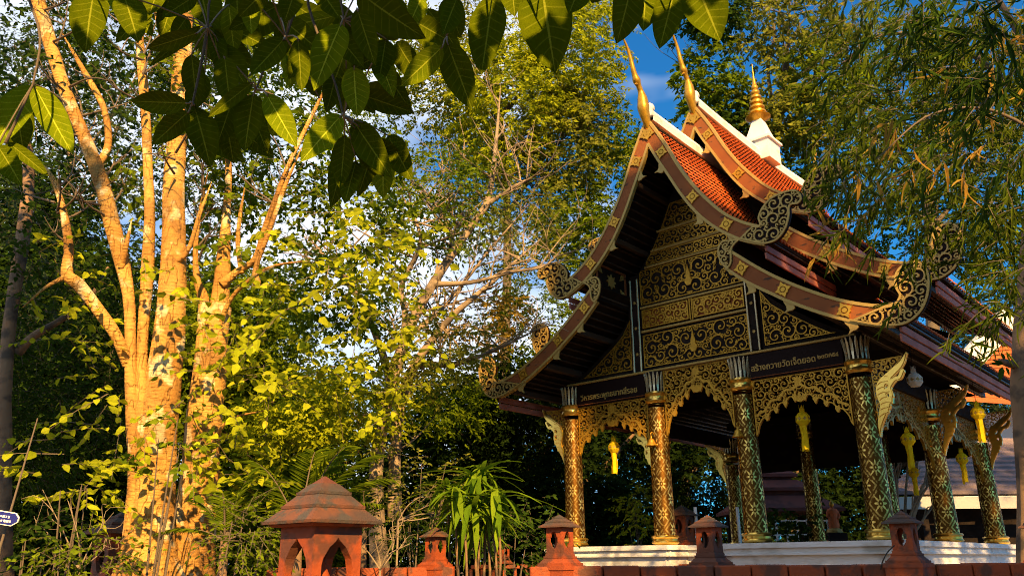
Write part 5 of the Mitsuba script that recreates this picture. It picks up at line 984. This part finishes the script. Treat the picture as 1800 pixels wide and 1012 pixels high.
# ---------------------------------------------------------------- the overhanging branch with large leaves, close above the camera
OB = thing('overhanging_tree', 'tree whose branch of big glossy leaves hangs dark across the top of the picture', 'tree')
Yo = 1.9
LV = [(165, -12, 150, 95, 64), (218, -8, 243, 76, 56), (205, -20, 199, 18, 28), (345, -8, 285, 30, 34), (350, -25, 372, 62, 60), (352, 46, 262, 116, 20), (348, 58, 258, 86, 34), (402, 8, 412, 96, 40), (438, -4, 442, 60, 36), (592, 28, 488, 52, 36), (600, 42, 552, 160, 60), (600, 203, 528, 285, 50),
      (56, 150, -12, 262, 58), (60, 150, 128, 272, 52), (14, 250, 86, 310, 26), (-4, 256, 38, 326, 42), (332, 182, 230, 178, 44), (332, 196, 268, 254, 42), (342, 188, 370, 294, 58), (446, 165, 430, 268, 54), (468, 165, 522, 260, 46), (500, 68, 440, 132, 46), (337, 96, 346, 186, 42), (385, 78, 432, 150, 50),
      (444, 145, 366, 206, 26), (524, 68, 530, 162, 38), (630, -14, 748, 68, 72), (628, 16, 660, 116, 44), (664, 98, 692, 172, 42), (778, 82, 704, 152, 46), (786, 74, 830, 193, 58), (804, -4, 778, 62, 44), (866, -8, 846, 131, 68), (952, -30, 976, 130, 98), (622, 118, 628, 206, 52), (622, 214, 688, 312, 54), (682, 238, 724, 317, 48),
      (606, 238, 598, 332, 42), (626, 284, 606, 358, 40), (742, -6, 718, 46, 38), (1020, -24, 1000, 24, 50), (1112, -34, 1084, 77, 62), (1134, -28, 1130, 56, 58), (1188, -24, 1159, 87, 56), (1222, -34, 1266, 73, 80), (470, -20, 420, 30, 40), (520, -18, 500, 40, 44), (560, -22, 600, 36, 44), (690, -20, 650, 20, 46), (280, -20, 262, 28, 40),
      (395, 100, 405, 190, 44), (440, 190, 470, 270, 40), (560, 170, 540, 120, 30), (655, 30, 700, 70, 40), (360, 130, 330, 200, 40), (500, 180, 478, 240, 40), (590, 60, 640, 120, 44), (610, 150, 660, 200, 40), (330, 30, 300, 70, 34), (700, 0, 690, 60, 44), (900, -30, 905, 30, 46), (1060, -40, 1040, 6, 44)]
R = np.random.default_rng(9)
for (x, y, rx, ry, n) in ((420, 40, 130, 60, 14), (400, 200, 70, 60, 8), (560, 60, 80, 70, 9), (640, 120, 60, 90, 10), (640, 270, 50, 60, 6), (760, 20, 70, 30, 5), (230, 0, 80, 20, 5), (30, 200, 50, 60, 3)):
    for _ in range(n):
        a0 = np.array([x + R.uniform(-1, 1) * rx, y + R.uniform(-1, .6) * ry]); an = math.radians(R.normal(90, 34)); l_ = R.uniform(75, 110); LV.append((*a0, a0[0] + math.cos(an) * l_, a0[1] + math.sin(an) * l_, R.uniform(34, 50)))
NL = 62
def broad_leaf(b, tip, w, roll, bend):
    ax = tip - b; ln = np.linalg.norm(ax); ax /= ln; toc = unit(EYE - (b + tip) / 2); sd = unit(np.cross(ax, toc)); sd = unit(sd * math.cos(roll) + np.cross(ax, sd) * math.sin(roll)); nn = np.cross(sd, ax)
    n = 13; m = 7; t = np.linspace(0, 1, n); wd = np.sin(np.pi * np.clip(t, 0, 1) ** .86) ** .72 * (1 - .10 * t); wd[0] = .03; wd[-1] = 0.0
    wd = np.maximum(wd - .35 * np.exp(-((1 - t) / .05) ** 2), 0.004)
    x = np.linspace(-1, 1, m); wav = .03 * np.sin(t * 9 + R.uniform(0, 6))
    P_ = b + ax * (t * ln)[:, None, None] + sd * (x[None, :] * (wd * w / 2)[:, None])[..., None] + nn * ((np.abs(x)[None] ** 1.3 * wd[:, None] * w * .16) + (bend * ln * (t * (1 - t)))[:, None] + wav[:, None] * w * x[None] ** 2)[..., None]
    uv = np.stack([np.repeat((x * .5 + .5)[None], n, 0), np.repeat(t[:, None], m, 1)], -1).reshape(-1, 2)
    i, j = np.meshgrid(np.arange(n - 1), np.arange(m - 1), indexing='ij')
    return (P_.reshape(-1, 3), np.stack([i * m + j, i * m + j + 1, (i + 1) * m + j + 1, (i + 1) * m + j], -1).reshape(-1, 4)), uv
nodes = [at(x, y, Yo) for x, y in ((365, 50), (338, 185), (450, 158), (502, 66), (604, 35), (604, 205), (58, 148), (785, 66), (870, -30), (960, -60), (1115, -60), (1195, -50), (180, -40), (660, 100))]
arms = [[(365, 50), (372, -10), (420, -90), (560, -160)], [(338, 185), (352, 120), (365, 50)], [(450, 158), (470, 110), (502, 66)], [(502, 66), (530, 0), (600, -90)], [(604, 35), (600, -30), (640, -110)], [(604, 205), (590, 150), (562, 70), (540, -10), (560, -100)], [(58, 148), (70, 60), (40, -60), (120, -140)], [(785, 66), (790, 0), (800, -110)], [(870, -30), (860, -120)], [(960, -60), (930, -140)], [(1115, -60), (1060, -140)], [(1195, -50), (1120, -140)], [(180, -40), (230, -140)], [(660, 100), (640, 40), (604, 35)],
        [(58, 148), (20, 230), (10, 252)]]
for a in arms:
    P3 = [at(x, y, Yo + .01 * k) for k, (x, y) in enumerate(a)]; put(OB + '__twig', tube(curve(P3, 14), np.linspace(.0028, .0048, 14), 6), 'twig_bark', True)
main = [at(1300, -220, 1.9), at(1100, -165, 1.9), at(860, -140, 1.92), at(600, -130, 1.95), at(300, -140, 1.95), at(60, -170, 1.95)]
put(OB + '__branch', tube(curve(main, 24), np.linspace(.014, .007, 24), 8, .05), 'dark_bark', True)
for i, (x0, y0, x1, y1, w) in enumerate(LV):
    Yl = Yo + (R.uniform(-.16, .22) if i < NL else R.uniform(.1, .5)); b = at(x0, y0, Yl); tip = at(x1, y1, Yl + R.uniform(-.06, .05)); m, uv = broad_leaf(b, tip, w / ppm(Yl, y0), R.uniform(-.35, .35), R.uniform(-.12, .16))
    key = put(OB + '__leaf', m, 'sunlit_leaf' if i in (2, 7, 8, 9, 10, 11, 12, 13, 20, 28, 29, 34, 39, 55) or (i >= NL and i % 9 == 0) else 'broad_leaf', True, uv=uv)  # leaves meant to look sunlit get the brightened colour
    nd = nodes[int(np.argmin([np.linalg.norm(q - b) for q in nodes]))]
    if np.linalg.norm(nd - b) < .25: put(key + '__stalk', tube(curve([nd, (nd + b) / 2 + [0, 0, .008], b, b + (tip - b) * .05], 6), .0022, 5), 'pale_twig', True)
# its trunk and crown stand behind the camera and, with two taller trees there, shade the garden
TR0 = np.array([2.6, -2.4, 0.0])
put(OB + '__trunk', tube(curve([TR0, TR0 + [0, .1, 1.6], TR0 + [-.1, .2, 3.0], TR0 + [0, .1, 4.6], TR0 + [.2, -.2, 6.2]], 20), np.linspace(.17, .06, 20), 10, .1), 'dark_bark', 60)
put(OB + '__branch', tube(curve([TR0 + [-.05, .15, 2.5], TR0 + [-.5, 1.6, 3.0], TR0 + [-.8, 3.2, 3.25], main[0]], 16), np.linspace(.05, .014, 16), 8, .05), 'dark_bark', True)
# what the trees behind the camera leave in the sun, and what they shade
LIT, SHD = [], []
rs = np.random.default_rng(55)
MARG = []
def seg(a, b, n): return np.array(a) + (np.array(b) - np.array(a)) * np.linspace(0, 1, n)[:, None]
for x in (-3.07, -.93): LIT.append(L(seg([x, -.2, -.2], [x, -.2, 2.15], 14)))
LIT.append(L(seg([-3.4, -.42, -.2], [-.8, -.42, -.2], 9)))
LIT.append(L(np.array([[x, .8, z] for x, z in ((.05, 9.3), (.3, 8.8), (.6, 8.25), (.9, 7.75), (1.2, 7.35))])))
LIT.append(L(np.array([[x, -1.2, z] for x, z in ((-.15, 7.85), (.1, 7.9), (-.35, 7.5), (3.5, 3.45), (3.85, 3.3))])))
for v0, v1, z in ((-1, 1.6, 8.3), (1, 7, 9.5)): LIT.append(L(seg([0, v0, z], [0, v1, z + .05], 18)))
for v in (-1.2, .8): LIT.append(L(np.array([[0, v - .1, 8.4 + (1.2 if v > 0 else 0)], [0, v - .4, 9.0 + (1.2 if v > 0 else 0)], [0, v - .7, 9.7 + (1.2 if v > 0 else 0)]])))
LIT.append(L(seg([0, 4.25, 9.5], [0, 4.25, 12], 8)))
for v in np.arange(-.8, 1.2, .4): LIT.append(L(seg([.25, v, 7.8], [.8 - .2 * v, v, 6.95 + .35 * v], 5)))
for v in np.arange(1.2, 6.5, .5): LIT.append(L(seg([.25, v, 9.0], [1.3, v, 7.3], 5)))
for pts in ([(262, 1000), (268, 880), (274, 760), (285, 650), (296, 560), (303, 450), (306, 330), (318, 130), (325, 20)], [(240, 700), (232, 600), (240, 480), (262, 374), (256, 200)], [(118, 180), (85, 60), (150, 240)], [(110, 480), (120, 400), (185, 570), (205, 600)]):
    for a, b in zip(pts, pts[1:]):
        q = seg([*a, Yt], [*b, Yt], 6); LIT.append(np.array([at(*w) for w in q]) )
for pts, Yq in (([(372, 560), (360, 700), (330, 950)], Y2), ([(400, 420), (385, 540)], Y2), ([(450, 470), (500, 310), (560, 180)], Y2), ([(676, 740), (664, 840)], Yb), ([(700, 800), (720, 600), (850, 380)], Yb), ([(1000, 60), (900, 300)], 25), ([(960, 100), (1040, 300)], 25)):
    for a, b in zip(pts, pts[1:]): LIT.append(np.array([at(*w) for w in seg([*a, Yq], [*b, Yq], 8)]))
LIT.append(np.array([at(x, y, 6.2) for x in (490, 530, 560, 600, 635) for y in (860, 900, 950, 1000)]))
LIT.append(np.array([at(x, y, 11.6) for x in (640, 700, 760, 830, 880) for y in (800, 850, 900)]))
LIT.append(np.array([at(x, y, 9.8) for x in (500, 580, 650, 700) for y in (400, 470, 560, 650, 720)]))
for (px, py, Y_) in ((1079, 800, 17.3), (1411, 745, 15.2), (1719, 740, 15.5), (1145, 776, 16.6)): LIT.append(np.array([at(px, py + d_, Y_) for d_ in (-14, 4, 24)]))
LIT.append(np.array([at(x, y, 17) for x in (700, 760, 820, 880, 940) for y in (340, 400, 470, 540, 600)]))
LIT.append(np.array([at(x, y, 15.5) for x in (460, 520, 580, 630) for y in (640, 690, 740)]))
LIT.append(np.array([at(885, 975, 20.0), at(765, 980, 11.0), at(800, 985, 11), at(985, 985, 8.3), at(1000, 950, 8.2)]))
MARG = np.concatenate([np.full(len(a), .72 if k < 3 else .42) for k, a in enumerate(LIT)]); LIT = np.vstack(LIT)
def want(P_, n): SHD.append(np.asarray(P_)[rs.integers(0, len(P_), n)])
gx, gz = rs.uniform(-4.8, 4.9, 9000), rs.uniform(2.6, 8.2, 9000)
ok = gz < np.interp(np.abs(gx), [0, .9, 2.2, 4.9], [8.3, 6.6, 5.7, 4.1]); want(L(np.stack([gx, np.full(9000, -1.2), gz], 1)[ok]), 1500)
want(L(np.stack([rs.uniform(-3.4, 3.6, 3000), np.full(3000, -.3), rs.uniform(-.5, 3.3, 3000)], 1)), 800)
want(L(np.stack([np.full(3000, 4.2), rs.uniform(-1, 8.5, 3000), rs.uniform(2.4, 4.4, 3000)], 1)), 520)
want(L(np.stack([np.full(3000, 3.3), rs.uniform(0, 7.4, 3000), rs.uniform(-.5, 2.6, 3000)], 1)), 460)
q = np.stack([rs.uniform(.6, 3.6, 5000), rs.uniform(-1, 8, 5000), rs.uniform(4.6, 8.4, 5000)], 1); want(L(q[np.abs(q[:, 2] - np.interp(q[:, 0], [0, .9, 2.2, 4.1], [9.0, 7.0, 5.7, 4.0])) < .8]), 620)
q = np.array([at(x, y, Y) for x, y, Y in np.stack([rs.uniform(940, 1850, 800), rs.uniform(900, 1010, 800), np.full(800, 8.25)], 1)]); want(q[meshkit.noise(q * 1.6, 4) > .38], 420)
q = np.array([at(x, y, Y) for x, y, Y in np.stack([rs.uniform(-20, 240, 900), rs.uniform(560, 1000, 900), rs.uniform(11, 15, 900)], 1)]); want(q[meshkit.noise(q * .9, 5) > .30], 700)
q = np.array([at(x, y, Y) for x, y, Y in np.stack([rs.uniform(380, 760, 900), rs.uniform(130, 420, 900), rs.uniform(11, 13, 900)], 1)]); want(q[meshkit.noise(q * .9, 6) > .38], 420)
q = np.array([at(x, y, Y) for x, y, Y in np.stack([rs.uniform(640, 1000, 900), rs.uniform(690, 1000, 900), rs.uniform(17, 24, 900)], 1)]); want(q, 520)
q = np.array([at(x, y, Y) for x, y, Y in np.stack([rs.uniform(1480, 1850, 900), rs.uniform(770, 870, 900), rs.uniform(24, 27, 900)], 1)]); want(q, 460)
SHD = np.vstack(SHD)
Q = SHD + SUN * ((SHD[:, 1] - rs.uniform(-9.5, -1.5, len(SHD))) / -SUN[1])[:, None]
dist = np.concatenate([(np.linalg.norm(np.cross(Q[k:k + 400, None] - LIT[None], SUN), axis=2) - MARG).min(1) for k in range(0, len(Q), 400)])
Q = Q[dist > 0]
fo = Foliage(); cc = np.stack([rs.uniform(-2.6, 2.6, 60), rs.uniform(-2.6, -.6, 60), rs.uniform(3.9, 6.4, 60)], 1)
near = []
for i, (x0, y0, x1, y1, w) in enumerate(LV):                     # the branch's own upper leaves, which stand between these and the sun
    lit = i in (2, 7, 8, 9, 10, 11, 28, 34, 39) or (i >= NL and rs.uniform() < .12); half = i in (3, 12, 13, 18, 20, 22, 29, 31, 32, 35, 47)
    for f_ in (() if lit else (rs.uniform(.1, .35),) if half else (.12, .4, .68, .92)):
        for o_ in ((-.3, .3) if w > 50 and not half else (0,)):
            ln_ = math.hypot(x1 - x0, y1 - y0); b = at(x0 + (x1 - x0) * f_ - (y1 - y0) / ln_ * w * o_, y0 + (y1 - y0) * f_ + (x1 - x0) / ln_ * w * o_, Yo if i < NL else Yo + .3); near.append(b + SUN * rs.uniform(.95, 1.7) + rs.normal(0, .012, 3))
near = np.array(near); n = len(near)
fo.leaves(near - [0, 0, .09], rs.normal(0, .35, (n, 3)) + [0, 0, 1.0], SUN + rs.normal(0, .35, (n, 3)), rs.uniform(.14, .22, n), rs.uniform(.07, .105, n), tones(rs, n, DARK), 'mid')
finish_tree(OB, fo)
s_ = [thing('shade_tree', 'tall leafy tree standing behind the photographer, shading the temple front', 'tree'), thing('shade_tree', 'tall leafy tree standing behind the photographer, shading the left garden', 'tree')]
for t, c0, sel in ((s_[0], np.array([5.5, -5.5, 0]), Q[:, 0] > 2), (s_[1], np.array([-4.5, -5.5, 0]), Q[:, 0] <= 2)):
    put(t + '__trunk', tube(curve([c0, c0 + [.1, 0, 4], c0 + [-.1, .2, 9], c0 + [.2, 0, 14]], 20), np.linspace(.4, .12, 20), 10, .1), 'dark_bark', 60)
    fo = Foliage(); q = Q[sel]; d = rs.normal(0, 1, q.shape); d -= SUN * (d @ SUN)[:, None]; d = unit(d)
    sprays(fo, rs, q - d * .28, d, .56, 12, .24, .55, DARK, 'small', twig=.006, flat=.1); finish_tree(t, fo)

r = np.random.default_rng(91)
for i, (x, y, h, lab) in enumerate(((-14, -13, 9, 'bushy tree of the wood behind the photographer, far left'), (-5, -16, 10, 'bushy tree of the wood behind the photographer, left'), (4, -17, 10, 'bushy tree of the wood behind the photographer, middle'), (13, -14, 9, 'bushy tree of the wood behind the photographer, right'), (19, -5, 9, 'bushy tree of the wood beside the garden, right'), (-18, -3, 9, 'bushy tree of the wood beside the garden, left'))):
    t = thing('shade_tree', lab, 'tree'); put(t + '__trunk', tube(np.array([[x, y, 0], [x + .2, y, h * .5], [x, y, h * .9]]), [.3, .22, .08], 9), 'dark_bark', True)
    f = Foliage(); n = 620; c = unit(r.normal(0, 1, (n, 3))) * r.uniform(.3, 1, (n, 1)) ** .4 * [4.6, 3.2, h * .48] + [x, y, h * .52]; sprays(f, r, c, r.normal(0, 1, (n, 3)), .8, 9, .42, .55, DARK, 'small'); finish_tree(t, f)
